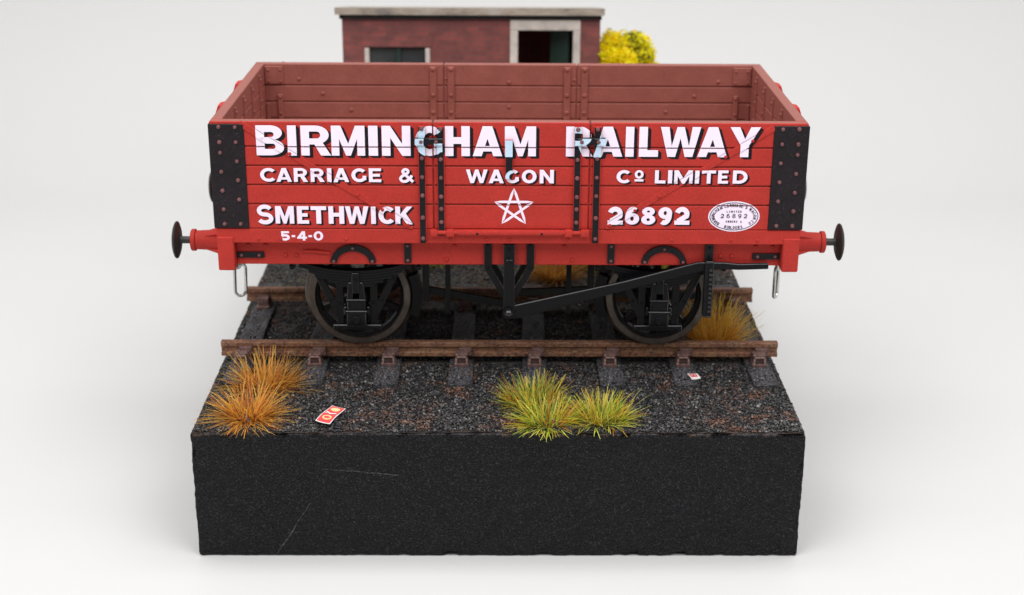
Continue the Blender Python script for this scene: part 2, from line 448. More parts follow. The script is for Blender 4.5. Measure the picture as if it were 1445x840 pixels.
    if ch == '5':
        return [rect(.12 * w, h - t, .93 * w, h), rect(.10 * w, .46 * h, .10 * w + s * .9, h), stroke(arc(.46 * w, .335 * h, .54 * w - s / 2, .335 * h - t / 2, 140, -150, 18), s * .95)]
    if ch == '4': return [rect(.56 * w, 0, .56 * w + s, h), rect(0, .19 * h, w, .19 * h + t), stroke([(s * .45, .26 * h), (.62 * w, .95 * h)], s * .9)]
    if ch == '&':
        P = [(1.0, .03), (.34, .66), (.33, .86), (.50, .93), (.65, .83), (.60, .66), (.24, .44), (.12, .24), (.28, .07), (.55, .09), (.80, .30), (.90, .50)]
        Q = catmull([(x * w * .95 + .02 * w, y * h) for x, y in P]); k = 6
        return [stroke(Q[0:3 * k + 2], s * .74), stroke(Q[3 * k:8 * k + 2], s * .74), stroke(Q[8 * k:], s * .74)]
    return []
def shift(comp, dx, dz): return ([(x + dx, z + dz) for x, z in comp[0]], [[(x + dx, z + dz) for x, z in l] for l in comp[1]])

HY = 2.89; HX = 5.775; ZT = 5.035; TH = .21
GROOVES = [4.542, 4.159, 3.772, 3.384]
ZB, ZC = 2.885, 2.578
DX0, DX1 = -1.475, 1.565
STRAP_T = .06; DIAG_T = .018; LATCH_T = .105
STRAPS = [(-1.69, .066, 2.60, 4.965, 0), (-1.325, .068, 2.755, 4.955, 1), (1.325, .066, 2.765, 4.955, 1), (1.705, .070, 2.61, 4.965, 0)]
SPRING = (-.075, .075, 3.93, 4.70)
LATCHES = [(-1.83, -1.27, 4.605, 4.735), (1.27, 1.86, 4.61, 4.745)]
DIAGS = [((-5.19, 5.0), (-1.885, 2.905), .062), ((5.12, 4.955), (1.893, 2.915), .062)]
def diag_d(d, x, z):
    (x0, z0), (x1, z1), w = d; L = math.hypot(x1 - x0, z1 - z0); ux, uz = (x1 - x0) / L, (z1 - z0) / L
    al = (x - x0) * ux + (z - z0) * uz; return abs((x - x0) * -uz + (z - z0) * ux) - w - .005, al, L
def surf(x, z):
    """how far the painted surface stands out from the plank face, and whether it is ironwork"""
    for a, b, c, d in LATCHES:
        if a < x < b and c < z < d: return LATCH_T, 1
    for x0, hw, z0, z1, _ in STRAPS:
        if abs(x - x0) < hw and z0 < z < z1: return STRAP_T, 1
    a, b, c, d = SPRING
    if a < x < b and c < z < d: return STRAP_T, 1
    for dg in DIAGS:
        e, al, L = diag_d(dg, x, z)
        if e < 0 and 0 < al < L: return DIAG_T, 0
    for g in GROOVES:
        if abs(z - g) < .013: return -.03, 0
    if abs(x - DX0) < .013 or abs(x - DX1) < .013: return None, 0
    return 0, 0
CUTS = [((0, 0, g + e), (0, 0, 1)) for g in GROOVES + [ZB] for e in (-.0135, .0135)]
for x0, hw, *_ in STRAPS: CUTS += [((x0 + e, 0, 0), (1, 0, 0)) for e in (-hw, hw)]
for x0 in (DX0, DX1): CUTS += [((x0 + e, 0, 0), (1, 0, 0)) for e in (-.0135, .0135)]
CUTS += [((SPRING[0], 0, 0), (1, 0, 0)), ((SPRING[1], 0, 0), (1, 0, 0)), ((0, 0, SPRING[2]), (0, 0, 1)), ((0, 0, SPRING[3]), (0, 0, 1))]
for a, b, c, d in LATCHES: CUTS += [((a, 0, 0), (1, 0, 0)), ((b, 0, 0), (1, 0, 0)), ((0, 0, c), (0, 0, 1)), ((0, 0, d), (0, 0, 1))]
for (x0, z0), (x1, z1), w in DIAGS:
    L = math.hypot(x1 - x0, z1 - z0); n = (-(z1 - z0) / L, 0, (x1 - x0) / L)
    CUTS += [((x0 + n[0] * e, 0, z0 + n[2] * e), n) for e in (-w - .005, w + .005)]

def paint_on(name, parent, layers, base=0.0, relief=True):
    """layers: list of (components, height, material, material on ironwork); one mesh laid on the wagon side"""
    V, F, MI = [], [], []; mats = []
    def mid(m):
        if m not in mats: mats.append(m)
        return mats.index(m)
    for comps, hgt, m0, m1 in layers:
        for ci, (outer, holes) in enumerate(comps):
            bm = bmesh.new()
            pts = [p for l in [outer] + holes for p in l]
            vs = [bm.verts.new((p[0], 0, p[1])) for p in pts]
            for t in tessellate_polygon([[Vector((p[0], p[1], 0)) for p in l] for l in [outer] + holes]):
                try: bm.faces.new([vs[i] for i in t])
                except ValueError: pass
            if relief:
                xs = [p[0] for p in pts]; zs = [p[1] for p in pts]
                for co, no in CUTS:
                    if no == (1, 0, 0) and not min(xs) < co[0] < max(xs): continue
                    if no == (0, 0, 1) and not min(zs) < co[2] < max(zs): continue
                    bmesh.ops.bisect_plane(bm, geom=bm.verts[:] + bm.edges[:] + bm.faces[:], plane_co=co, plane_no=no, dist=1e-6)
            for f in bm.faces:
                c = f.calc_center_median()
                d, iron = surf(c.x, c.z) if relief else (0, 0)
                if d is None: continue
                y = -HY - base - d - hgt - (ci % 4) * .0006
                k = [v.co for v in f.verts]
                if f.normal.y > 0 or (f.normal.length < .1): k = k[::-1]
                o = len(V); V += [(q.x, y, q.z) for q in k]; F.append(tuple(range(o, o + len(k)))); MI.append(mid(m1 if iron else m0))
            bm.free()
    me = bpy.data.meshes.new(name); me.from_pydata(V, [], F)
    for m in mats: me.materials.append(M[m])
    me.polygons.foreach_set('material_index', MI)
    bm = bmesh.new(); bm.from_mesh(me)
    for f in bm.faces:
        f.normal_update()
        if f.normal.y > 0: f.normal_flip()
    bm.to_mesh(me); bm.free()
    o = bpy.data.objects.new(name, me); COL.objects.link(o); o.parent = parent
    return o

def words(spec, px0, x0, k, z0, z1, s):
    """spec: (char, left, right[, z0, z1]) with extents measured along the row"""
    out = []
    for ch, a, b, *zz in spec:
        za, zb = zz if zz else (z0, z1)
        xa, xb = x0 + (a - px0) * k, x0 + (b - px0) * k
        out += [shift(c, xa, za) for c in glyph(ch, xb - xa, zb - za, s)]
    return out
def shadowed(comps, dx, dz):
    """white letters with their black block shade falling right and down"""
    L = []
    for i, f in enumerate((1, .66, .33)):
        L.append(([shift(c, dx * f, dz * f) for c in comps], .0020 + i * .0024, 'lshadow', 'lshadow'))
    L.append((comps, .0100, 'white', 'blue')); return L

# ------------------------------------------------------------------ the wagon
wagon = empty('railway_wagon', (0, 0, 0), R(-.127))
tag(wagon, 'red five-plank open railway wagon with white lettering, standing on the rails', 'railway wagon')
ZPL = [ZB] + GROOVES[::-1] + [ZT]

def planks(mb, x0, x1):
    for i in range(5):
        za, zb = ZPL[i] + (.014 if i else 0), ZPL[i + 1] - (.014 if i < 4 else 0)
        mb.box(x0, x1, -HY, -HY + TH, za, zb, .014)
    mb.box(x0 + (.01 if x0 == -HX else -.0112), x1 + (-.01 if x1 == HX else .0112), -HY + .04, -HY + TH - .03, ZB + .01, ZT - .05, 0, 1)
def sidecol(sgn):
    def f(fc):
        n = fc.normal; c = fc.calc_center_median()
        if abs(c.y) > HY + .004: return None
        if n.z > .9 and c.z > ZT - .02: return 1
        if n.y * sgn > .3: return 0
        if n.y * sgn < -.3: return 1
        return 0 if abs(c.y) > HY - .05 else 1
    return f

def strap_mb(x0, hw, z0, z1, T, bolts):
    mb = MB(['red', 'black', 'rivet'], T)
    mb.prism([(x0 - hw, z0), (x0 + hw, z0), (x0 + hw, z1), (x0 - hw, z1)], [], -HY - STRAP_T, -HY + .01, .008, 0, 1)
    for z in bolts: mb.bolt(x0, -HY - STRAP_T, z, .044, .042, m=2)
    return mb
def mirror(v): return (v[0], -v[1], v[2])
for sgn in (-1, 1):
    T = None if sgn < 0 else mirror
    # planked side left and right of the door, and the drop door
    for (x0, x1, kind) in ((-HX, DX0 - .012, 'L'), (DX0 + .012, DX1 - .012, 'D'), (DX1 + .012, HX, 'R')):
        mb = MB(['red', 'brown', 'rivet'], T); planks(mb, x0, x1)
        # bolt heads and strapping on the inner face
        yi = -HY + TH
        if kind == 'L':
            for x, z in ((-4.785, 4.69), (-4.25, 4.356), (-3.61, 3.974)): mb.bolt(x, yi, z, .045, .03, (0, 1, 0), 1)
            mb.box(-5.555, -5.13, yi - .01, yi + .035, 4.575, 4.985, .012, 1)
            for x in (-5.47, -5.2):
                for z in (4.64, 4.9): mb.bolt(x, yi + .035, z, .03, .025, (0, 1, 0), 1)
            mb.box(-5.28, -5.165, yi - .01, yi + .06, 3.0, 4.34, .012, 1); mb.bolt(-5.22, yi + .06, 4.28, .035, .03, (0, 1, 0), 1); mb.bolt(-5.22, yi + .06, 3.9, .035, .03, (0, 1, 0), 1)
            mb.box(-5.555, -5.47, yi - .01, yi + .05, 3.0, 4.13, .012, 1)
            si = ((-1.72,),)
        elif kind == 'R':
            for x, z in ((4.807, 4.66), (4.27, 4.324), (3.63, 3.954)): mb.bolt(x, yi, z, .045, .03, (0, 1, 0), 1)
            mb.box(5.13, 5.555, yi - .01, yi + .035, 4.575, 4.985, .012, 1)
            for x in (5.47, 5.2):
                for z in (4.64, 4.9): mb.bolt(x, yi + .035, z, .03, .025, (0, 1, 0), 1)
            mb.box(5.165, 5.28, yi - .01, yi + .06, 3.0, 4.34, .012, 1); mb.bolt(5.22, yi + .06, 4.28, .035, .03, (0, 1, 0), 1); mb.bolt(5.22, yi + .06, 3.9, .035, .03, (0, 1, 0), 1)
            mb.box(5.47, 5.555, yi - .01, yi + .05, 3.0, 4.13, .012, 1)
            si = ((1.745,),)
        else:
            mb.bolt(.015, yi, 4.63, .045, .03, (0, 1, 0), 1); mb.bolt(.015, yi, 4.06, .045, .03, (0, 1, 0), 1)
            si = ((-1.31,), (1.345,))
            mb.bolt(-1.42, yi, 4.71, .035, .03, (0, 1, 0), 1); mb.bolt(1.51, yi, 4.69, .035, .03, (0, 1, 0), 1)
        for (x,) in si:
            mb.box(x - .078, x + .078, yi - .01, yi + .05, 2.95, 4.985, .012, 1)
            for z in (4.93, 4.336, 3.934, 3.5): mb.bolt(x, yi + .05, z, .045, .035, (0, 1, 0), 1)
        panel = mb.build('drop_door' if kind == 'D' else 'side_panel', wagon, .5, sidecol(sgn))
        # ironwork on the outer face
        for st in STRAPS:
            if (kind == 'L' and st[0] < -1.5) or (kind == 'R' and st[0] > 1.5): bl = (4.92, 4.336, 3.958, 3.585, 3.135, 2.705)
            elif kind == 'D' and abs(st[0]) < 1.5: bl = (4.915, 4.314, 3.944, 3.564, 3.314, 3.043)
            else: continue
            strap_mb(st[0], st[1], st[2], st[3], T, bl).build('strap', panel)
        if kind == 'D':
            a, b, c, d = SPRING
            mb = MB(['red', 'black', 'rivet'], T); mb.prism([(a, c), (b, c), (b, d), (a, d)], [], -HY - STRAP_T, -HY + .01, .008, 0, 1)
            mb.build('door_spring', panel)
        else:
            i = 0 if kind == 'L' else 1
            (x0_, z0_), (x1_, z1_), w = DIAGS[i]
            L = math.hypot(x1_ - x0_, z1_ - z0_); ux, uz = (x1_ - x0_) / L, (z1_ - z0_) / L
            q = [(x0_ + uz * w, z0_ - ux * w), (x1_ + uz * w - ux * .05, z1_ - ux * w - uz * .05), (x1_ + uz * w * .4, z1_ - ux * w * .4), (x1_ - uz * w * .4, z1_ + ux * w * .4), (x1_ - uz * w - ux * .05, z1_ + ux * w - uz * .05), (x0_ - uz * w, z0_ + ux * w)]
            mb = MB(['red', 'white'], T); mb.prism(q, [], -HY - DIAG_T, -HY + .01, .008, 0)
            for j, f in enumerate((.128, .285, .675, .82, .97)):
                mb.bolt(x0_ + ux * L * f, -HY - DIAG_T, z0_ + uz * L * f, .036, .03, m=1 if (f == .128 and kind == 'L' and sgn < 0) else 0)
            mb.build('diagonal_strap', panel)
            # latch across the door gap
            a, b, c, d = LATCHES[i]
            mb = MB(['black', 'rivet'], T); zc = (c + d) / 2
            mb.box(a, b, -HY - LATCH_T, -HY - .01, c, d, .015)
            for x in (a + .13, b - .14): mb.bolt(x, -HY - LATCH_T, zc, .04, .04, m=1)
            mb.build('door_latch', panel)
            # corner plate with two columns of rivets
            s = -1 if kind == 'L' else 1
            mb = MB(['plate', 'rivet'], T)
            xa, xb = sorted((s * 5.11, s * (HX + .02)))
            mb.box(xa, xb, -HY - .022, -HY + .01, ZB + .005, 4.985, .012)
            xe = sorted((s * (HX - .01), s * (HX + .025)))
            mb.box(xe[0], xe[1], -HY - .018, -HY + .55, ZB + .005, 4.985, .012)
            for z in (4.93, 4.63, 4.42, 4.04, 3.66, 3.28, 2.98): mb.bolt(s * 5.59, -HY - .022, z, .042, .045, m=1)
            for z in (4.925, 4.63, 4.25, 3.87, 3.48, 2.98): mb.bolt(s * 5.275, -HY - .022, z, .042, .045, m=1)
            for z in (4.6, 4.0, 3.4): mb.bolt(s * (HX + .025), -HY + .3, z, .036, .034, (s, 0, 0), 1)
            mb.build('corner_plate', panel)
        if sgn < 0:
            if kind == 'L': panelL = panel
            elif kind == 'D': panelD = panel
            else: panelR = panel

# ---- painted lettering of the near side
KB = 0.013690
birm = lambda sp: words(sp, 361.7, -4.886, KB, 4.368, 4.962, .163)
left = birm([('B', 361.7, 401), ('I', 406, 418.5), ('R', 424.8, 466), ('M', 467.7, 515), ('I', 520, 533.2), ('N', 538.9, 579.3)])
gG = birm([('G', 585.7, 624.3)])
mid = birm([('H', 627.9, 663), ('A', 667, 708.8), ('M', 712.4, 756.4), ('R', 798.8, 836)])
right = birm([('A', 837, 878.7), ('I', 883, 894.7), ('L', 902, 929.3), ('W', 932, 988.8), ('A', 985, 1027), ('Y', 1030, 1073)])
SH = (.066, -.047)
for comps, pn in ((left, panelL), (gG + mid, panelD), (right, panelR)):
    paint_on('painted_lettering', pn, shadowed(comps, *SH))
c = words([('C', 367.5, 388.9), ('A', 390.2, 412), ('R', 415, 434.5), ('R', 438.7, 458), ('I', 462, 468.2), ('A', 470.8, 493), ('G', 496.3, 517.2), ('E', 520.9, 538.3), ('&', 562.7, 584)], 367.5, -4.843, .013778, 3.838, 4.116, .074)
paint_on('painted_lettering', panelL, shadowed(c, .042, -.032))
c = words([('W', 658, 688.6), ('A', 690, 711.5), ('G', 713.6, 732.6), ('O', 736.7, 757.6), ('N', 762, 782)], 658, -.84, .013815, 3.826, 4.10, .074)
paint_on('painted_lettering', panelD, shadowed(c, .042, -.032))
c = words([('C', 870.4, 889.8), ('o', 896, 908.5, 3.872, 4.10), ('L', 924.6, 939.6), ('I', 943, 949), ('M', 951.8, 977.8), ('I', 981, 987), ('T', 990.5, 1010.5), ('E', 1013.5, 1028), ('D', 1034.5, 1055.3)], 870.4, 2.094, .013834, 3.834, 4.10, .074)
c = [q for q in c]
paint_on('painted_lettering', panelR, shadowed(c, .042, -.032))
c = words([('S', 362.3, 386.4, 2.97, 3.372), ('M', 389, 415.3), ('E', 419.6, 436.2), ('T', 439, 461), ('H', 463.9, 486), ('W', 487.4, 520.6), ('I', 524, 530.6), ('C', 534.5, 556.6), ('K', 558.3, 583)], 362.3, -4.959, .013915, 2.985, 3.345, .096)
paint_on('painted_lettering', panelL, shadowed(c, .040, -.032))
c = words([('2', 857.9, 879.5), ('6', 882.3, 902.5), ('8', 905.3, 925.2), ('9', 929.3, 948.7), ('2', 952.3, 973.6)], 857.9, 1.944, .013959, 2.99, 3.35, .105)
paint_on('painted_lettering', panelR, shadowed(c, .040, -.032))
# five-pointed star drawn in five bars
cx, cz = .097, 3.322; S5 = [(cx + .402 * math.cos(R(90 - 72 * i)), cz + .402 * math.sin(R(90 - 72 * i))) for i in range(5)]
bars = []
for i in range(5):
    a, b = Vector(S5[i]), Vector(S5[(i + 2) % 5]); d = (b - a).normalized(); n = Vector((-d.y, d.x)) * .0245; e = d * .12
    bars.append(([tuple(a - e * .05), tuple(a + e + n), tuple(b - e + n), tuple(b + e * .05), tuple(b - e - n), tuple(a + e - n)], []))
paint_on('painted_star', panelD, [([b], .004 + .0012 * i, 'white', 'blue') for i, b in enumerate(bars)])
# oval owner's plate
ox, oz, ra, rb = 4.432, 3.163, .507, .312
lay = [([(arc(ox, oz, ra, rb, 0, 360, 56)[:-1], [])], .004, 'white', 'white'),
       ([ring(ox, oz, ra - .026, rb - .026, .016, .014, 56)], .007, 'plateink', 'plateink')]
ink = []
def along(text, a0, a1, rx, rz, h, s, flip=False):
    n = len(text)
    # equal arc-length spacing on the ellipse
    K = 200; th = [a0 + (a1 - a0) * i / K for i in range(K + 1)]
    P = [(ox + rx * math.cos(R(a)), oz + rz * math.sin(R(a))) for a in th]
    cum = [0]
    for i in range(K): cum.append(cum[-1] + math.dist(P[i], P[i + 1]))
    wts = [{'I': .45, ' ': .55, 'W': 1.3, 'M': 1.25}.get(ch, 1) for ch in text]; tot = sum(wts); acc = 0
    for ch, w in zip(text, wts):
        t = (acc + w / 2) / tot * cum[-1]; acc += w
        j = max(i for i in range(K) if cum[i] <= t); p = P[j]; q = P[j + 1]
        ang = math.atan2(q[1] - p[1], q[0] - p[0]); cw = cum[-1] / tot * w * .78
        for o, hs in glyph(ch, cw, h, s):
            f = lambda u: (p[0] + (u[0] - cw / 2) * math.cos(ang) - (u[1] - h / 2) * math.sin(ang), p[1] + (u[0] - cw / 2) * math.sin(ang) + (u[1] - h / 2) * math.cos(ang))
            ink.append(([f(u) for u in o], [[f(u) for u in l] for l in hs]))
along('BIRMINGHAM CARRIAGE & WAGON Co', 226, -44, ra - .093, rb - .086, .064, .0125)
along('BUILDERS', 244, 296, ra - .09, rb - .082, .060, .0125)
def line(text, x0, x1, z0, z1, s, wt=.7):
    n = len(text); st = (x1 - x0) / n
    for i, ch in enumerate(text):
        w = st * wt * (.45 if ch == 'I' else 1)
        ink.extend(shift(q, x0 + st * (i + .5) - w / 2, z0) for q in glyph(ch, w, z1 - z0, s))
line('LIMITED', ox - .155, ox + .155, oz + .078, oz + .120, .0095)
line('26892', ox - .285, ox + .285, oz - .035, oz + .052, .017, .58)
line('OWNERS &', ox - .165, ox + .165, oz - .127, oz - .085, .0095)
lay.append((ink, .007, 'plateink', 'plateink'))
paint_on('owner_plate', panelR, lay)

# ---- ends
for s in (-1, 1):
    mb = MB(['red', 'brown'])
    x0, x1 = sorted((s * HX, s * (HX - TH)))
    for i in range(5):
        za, zb = ZPL[i] + (.011 if i else 0), ZPL[i + 1] - (.011 if i < 4 else 0)
        mb.box(x0, x1, -HY + TH + .002, HY - TH - .002, za, zb, .014)
    a, b = sorted((s * (HX - .03), s * (HX - TH + .025)))
    mb.box(a, b, -HY + TH, HY - TH, ZB + .01, ZT - .05, 0, 1)
    xi = s * (HX - TH); 
    for y in (-1.25, -.2, .85, 1.9):
        a, b = sorted((xi + s * .01, xi - s * .03))
        mb.box(a, b, y - .055, y + .055, 2.95, 4.93, .01, 1)
        for z in (4.82, 4.35, 3.95): mb.bolt(xi - s * .03, y, z, .04, .03, (-s, 0, 0), 1)
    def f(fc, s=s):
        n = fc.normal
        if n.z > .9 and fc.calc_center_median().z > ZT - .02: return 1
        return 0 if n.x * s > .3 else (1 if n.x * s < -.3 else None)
    end = mb.build('end_panel', wagon, .5, f)
    for y in (-1.05, 1.05):
        mb = MB(['red'])
        pf = [(s * (HX - .01), 1.98), (s * (HX + .20), 1.98), (s * (HX + .20), 4.78), (s * (HX + .14), 4.95), (s * (HX - .01), 4.985)]
        mb.prism(pf, [], y - .16, y + .16, .02)
        for z in (4.7, 4.0, 3.3, 2.4): mb.bolt(s * (HX + .20), y, z, .04, .03, (s, 0, 0))
        mb.build('end_stanchion', end)

# ---- floor, curb rails, solebars, headstocks
mb = MB(['brown', 'under']); mb.box(-HX + TH + .002, HX - TH - .002, -HY + TH + .002, HY - TH - .002, 2.70, 2.90, .005); mb.box(-HX + .35, HX - .35, -2.39, 2.39, 2.45, 2.695, .005, 1); mb.build('floor', wagon)
for sgn in (-1, 1):
    T = None if sgn < 0 else mirror
    mb = MB(['red'], T)
    mb.box(-HX, HX, -HY, -HY + TH, ZC, ZB - .012, .014); mb.box(-HX + .02, HX - .02, -HY + .03, -HY + TH - .02, ZC + .03, ZB + .003, 0)
    for x in (-4.94, -3.216, -1.155, -.44, .006, 1.169, 3.224, 4.925, -4.5, 4.4): mb.bolt(x, -HY, 2.668, .034, .022)
    rail = mb.build('curb_rail', wagon)
    if sgn < 0:
        c = words([('5', 396, 409.4), ('-', 412, 417), ('4', 419.6, 433.5), ('-', 435.6, 440.8), ('0', 443, 456.4)], 396, -4.512, .01399, 2.635, 2.826, .052)
        paint_on('painted_lettering', rail, [(c, .004, 'white', 'white')], relief=False)
    # door hinge rod under the drop door
    mb = MB(['red', 'hole'], T); y = -HY - .045
    for a, b in ((-1.55, -1.405), (-1.235, -1.075), (1.10, 1.255), (1.41, 1.585)): mb.box(a, b, -HY - .12, -HY + .01, 2.745, 2.895, .03, 0, 2)
    mb.cyl((-1.5, y - .01, 2.825), (1.55, y - .01, 2.825), .045, n=14)
    mb.box(-1.02, 1.06, -HY - .11, -HY + .01, 2.775, 2.885, .035, 0, 2)
    for x in (-.622, .649): mb.cyl((x, -HY - .112, 2.815), (x, -HY - .1, 2.815), .027, n=10, m=1)
    mb.build('hinge_rod', wagon)
    # solebar
    SY = -2.65
    mb = MB(['red'], T); mb.box(-5.44, 5.44, SY, SY + .24, 2.055, ZC - .002, .012)
    for x, z in ((-1.079, 2.455), (-1.244, 2.17), (1.114, 2.451), (1.274, 2.162), (-4.462, 2.255), (-4.243, 2.25), (4.25, 2.265), (4.472, 2.265), (-5.2, 2.46), (-4.85, 2.46), (4.95, 2.46), (5.28, 2.46)): mb.bolt(x, SY, z, .042, .04)
    mb.tube([(-4.09, SY - .02, 2.335), (-3.9, SY - .035, 2.34), (-3.70, SY - .035, 2.315), (-3.56, SY - .02, 2.30)], .028)
    sole = mb.build('solebar', wagon)
    def iron(name, poly, bolts, front=SY - .05):
        q = MB(['black', 'rivet'], T); q.prism(poly, [], front, SY + .01, .01)
        for x, z in bolts: q.bolt(x, front, z, .034, .03, m=1)
        return q.build(name, sole)
    for s in (-1, 1):
        cxh = s * 3.115 if s < 0 else 3.115
        p = arc(cxh, 2.10, .455, .375, 180, 0, 20) + arc(cxh, 2.10, .325, .245, 0, 180, 20)
        q = MB(['black', 'rivet'], T)
        o = arc(cxh, 2.10, .455, .375, 180, 0, 16); i_ = arc(cxh, 2.10, .325, .245, 180, 0, 16)
        q.prism(o + i_[::-1], [], SY - .05, SY + .01)
        for x, z in ((cxh - .385, 2.135), (cxh + .385, 2.135), (cxh, 2.41)): q.bolt(x, SY - .05, z, .034, .03, m=1)
        q.build('horseshoe_bracket', sole)
        xs = -2.02 if s < 0 else 2.05
        iron('tie_strip', [(xs - .07, 2.10), (xs + .07, 2.10), (xs + .07, 2.545), (xs - .07, 2.545)], ((xs, 2.16), (xs, 2.47)))
        a, b = sorted((s * 4.885, s * 5.44))
        iron('end_strip', [(a, 2.20), (b, 2.20), (b, 2.32), (a, 2.32)], ((a + .1, 2.26), (b - .1, 2.26)))
for s in (-1, 1):
    a, b = sorted((s * 5.44, s * (HX - .01)))
    mb = MB(['red']); mb.box(a, b, -HY - .035, HY + .035, 2.01, 2.71, .02)
    for y in (-1.4, 1.4, -.4, .4): mb.bolt(s * (HX - .01), y, 2.36, .05, .04, (s, 0, 0))
    mb.build('headstock', wagon)
    for y in (-1.99, 1.99):
        zc = 2.345; x0 = s * (HX - .012)
        mb = MB(['red'])
        mb.box(*sorted((x0, x0 + s * .05)), y - .30, y + .30, zc - .30, zc + .30, .02)
        mb.lathe([(.25, .03), (.235, .12), (.205, .35), (.195, .58), (.195, .60), (.225, .615), (.225, .69), (.20, .705), (.09, .705)], (x0, y, zc), (s, 0, 0), 24)
        for ang in (45, 135, 225, 315):
            u, w = math.cos(R(ang)), math.sin(R(ang))
            mb.raw([(x0 + s * .05, y + u * .2 - w * .025, zc + w * .2 + u * .025), (x0 + s * .05, y + u * .2 + w * .025, zc + w * .2 - u * .025), (x0 + s * .05, y + u * .33 - w * .025, zc + w * .33 + u * .025), (x0 + s * .05, y + u * .33 + w * .025, zc + w * .33 - u * .025),
                    (x0 + s * .5, y + u * .17 - w * .02, zc + w * .17 + u * .02), (x0 + s * .5, y + u * .17 + w * .02, zc + w * .17 - u * .02)], [(0, 2, 4), (1, 5, 3), (2, 3, 5, 4), (0, 1, 3, 2), (0, 4, 5, 1)])
        buf = mb.build('buffer', wagon)
        mb = MB(['bufhead'])
        mb.lathe([(.075, .65), (.075, .93), (.12, .945), (.30, .955), (.375, .985), (.385, 1.0), (.375, 1.02), (.30, 1.05), (.15, 1.065), (.02, 1.07)], (x0, y, zc), (s, 0, 0), 32)
        mb.build('buffer_head', buf)
    # coupling hook and hanging links
    mb = MB(['under']); x = s * (HX + .0)
    mb.box(*sorted((x - s * .02, x + s * .05)), -.22, .22, 2.22, 2.50, .02)
    mb.tube([(x, 0, 2.36), (x + s * .22, 0, 2.36), (x + s * .33, 0, 2.42), (x + s * .36, 0, 2.52), (x + s * .30, 0, 2.58)], .05)
    cp = mb.build('coupling_hook', wagon)
    def link(cx_, cy_, zt, zb, w, tw, lean=0, wire=.036):
        pts = []
        H = (zt - zb) / 2 - w; zc_ = (zt + zb) / 2
        for a in range(0, 181, 20): pts.append((w * math.cos(R(a)), H + w * math.sin(R(a))))
        for a in range(180, 361, 20): pts.append((w * math.cos(R(a)), -H + w * math.sin(R(a))))
        P3 = [(cx_ + u * math.cos(tw) + v * lean, cy_ + u * math.sin(tw), zc_ + v) for u, v in pts]
        q = MB(['steel']); q.tube(P3, wire, 8, 0, True); return q.build('coupling_link', cp)
    link(s * 6.06, 0, 2.46, 1.66, .12, R(80), s * .02)
    link(s * 5.98, 0, 1.72, 1.05, .10, R(10 if s < 0 else 60), s * .05)
    link(s * (5.90 if s < 0 else 5.93), 0, 1.15, .40, .118, R(12 if s < 0 else 62), -s * .03 if s < 0 else .0)

# ---- running gear: one set built at the origin facing the viewer, then copied
def wheel():
    mb = MB(['wheel'])
    mb.lathe([(.93, -.16), (1.045, -.165), (1.062, -.15), (1.075, .10), (1.10, .125), (1.155, .15), (1.17, .18), (1.16, .205), (1.12, .215), (.93, .215), (.90, .15), (.90, -.10)], (0, 0, 0), (0, 1, 0), 72, closed=True)
    return mb
def wheel_centre():
    mb = MB(['under'])
    mb.lathe([(.85, -.08), (.905, -.10), (.905, .14), (.85, .12)], (0, 0, 0), (0, 1, 0), 64, closed=True)
    mb.lathe([(.05, -.2), (.20, -.2), (.24, -.14), (.24, .17), (.2, .2), (.05, .2)], (0, 0, 0), (0, 1, 0), 24, closed=True)
    for k in range(8):
        a = R(22.5 + 45 * k); u = Vector((math.cos(a), 0, math.sin(a))); w = Vector((-math.sin(a), 0, math.cos(a)))
        P = []
        for r, hw, hy in ((.2, .085, .07), (.88, .058, .05)):
            for e, f in ((-1, -1), (1, -1), (1, 1), (-1, 1)): P.append(u * r + w * hw * e + Vector((0, .02 + hy * f, 0)))
        mb.raw(P, [(0, 1, 2, 3), (4, 5, 6, 7), (0, 1, 5, 4), (1, 2, 6, 5), (2, 3, 7, 6), (3, 0, 4, 7)])
    return mb
w0 = wheel_centre().build('wheel', wagon); wheel().build('tyre', w0, .5)
WX, WZ, WY = 3.095, 1.072, 1.68
w0.location = (-WX, -WY, WZ)
for x, y in ((WX, -1), (-WX, 1), (WX, 1)):
    c = copy_tree(w0, wagon); c.location = (x, y * WY, WZ); c.rotation_euler = (0, random.uniform(0, 1), 0 if y < 0 else PI)
for x in (-WX, WX):
    mb = MB(['under']); mb.cyl((x, -2.3, WZ), (x, 2.3, WZ), .10, n=16); mb.build('axle', wagon)

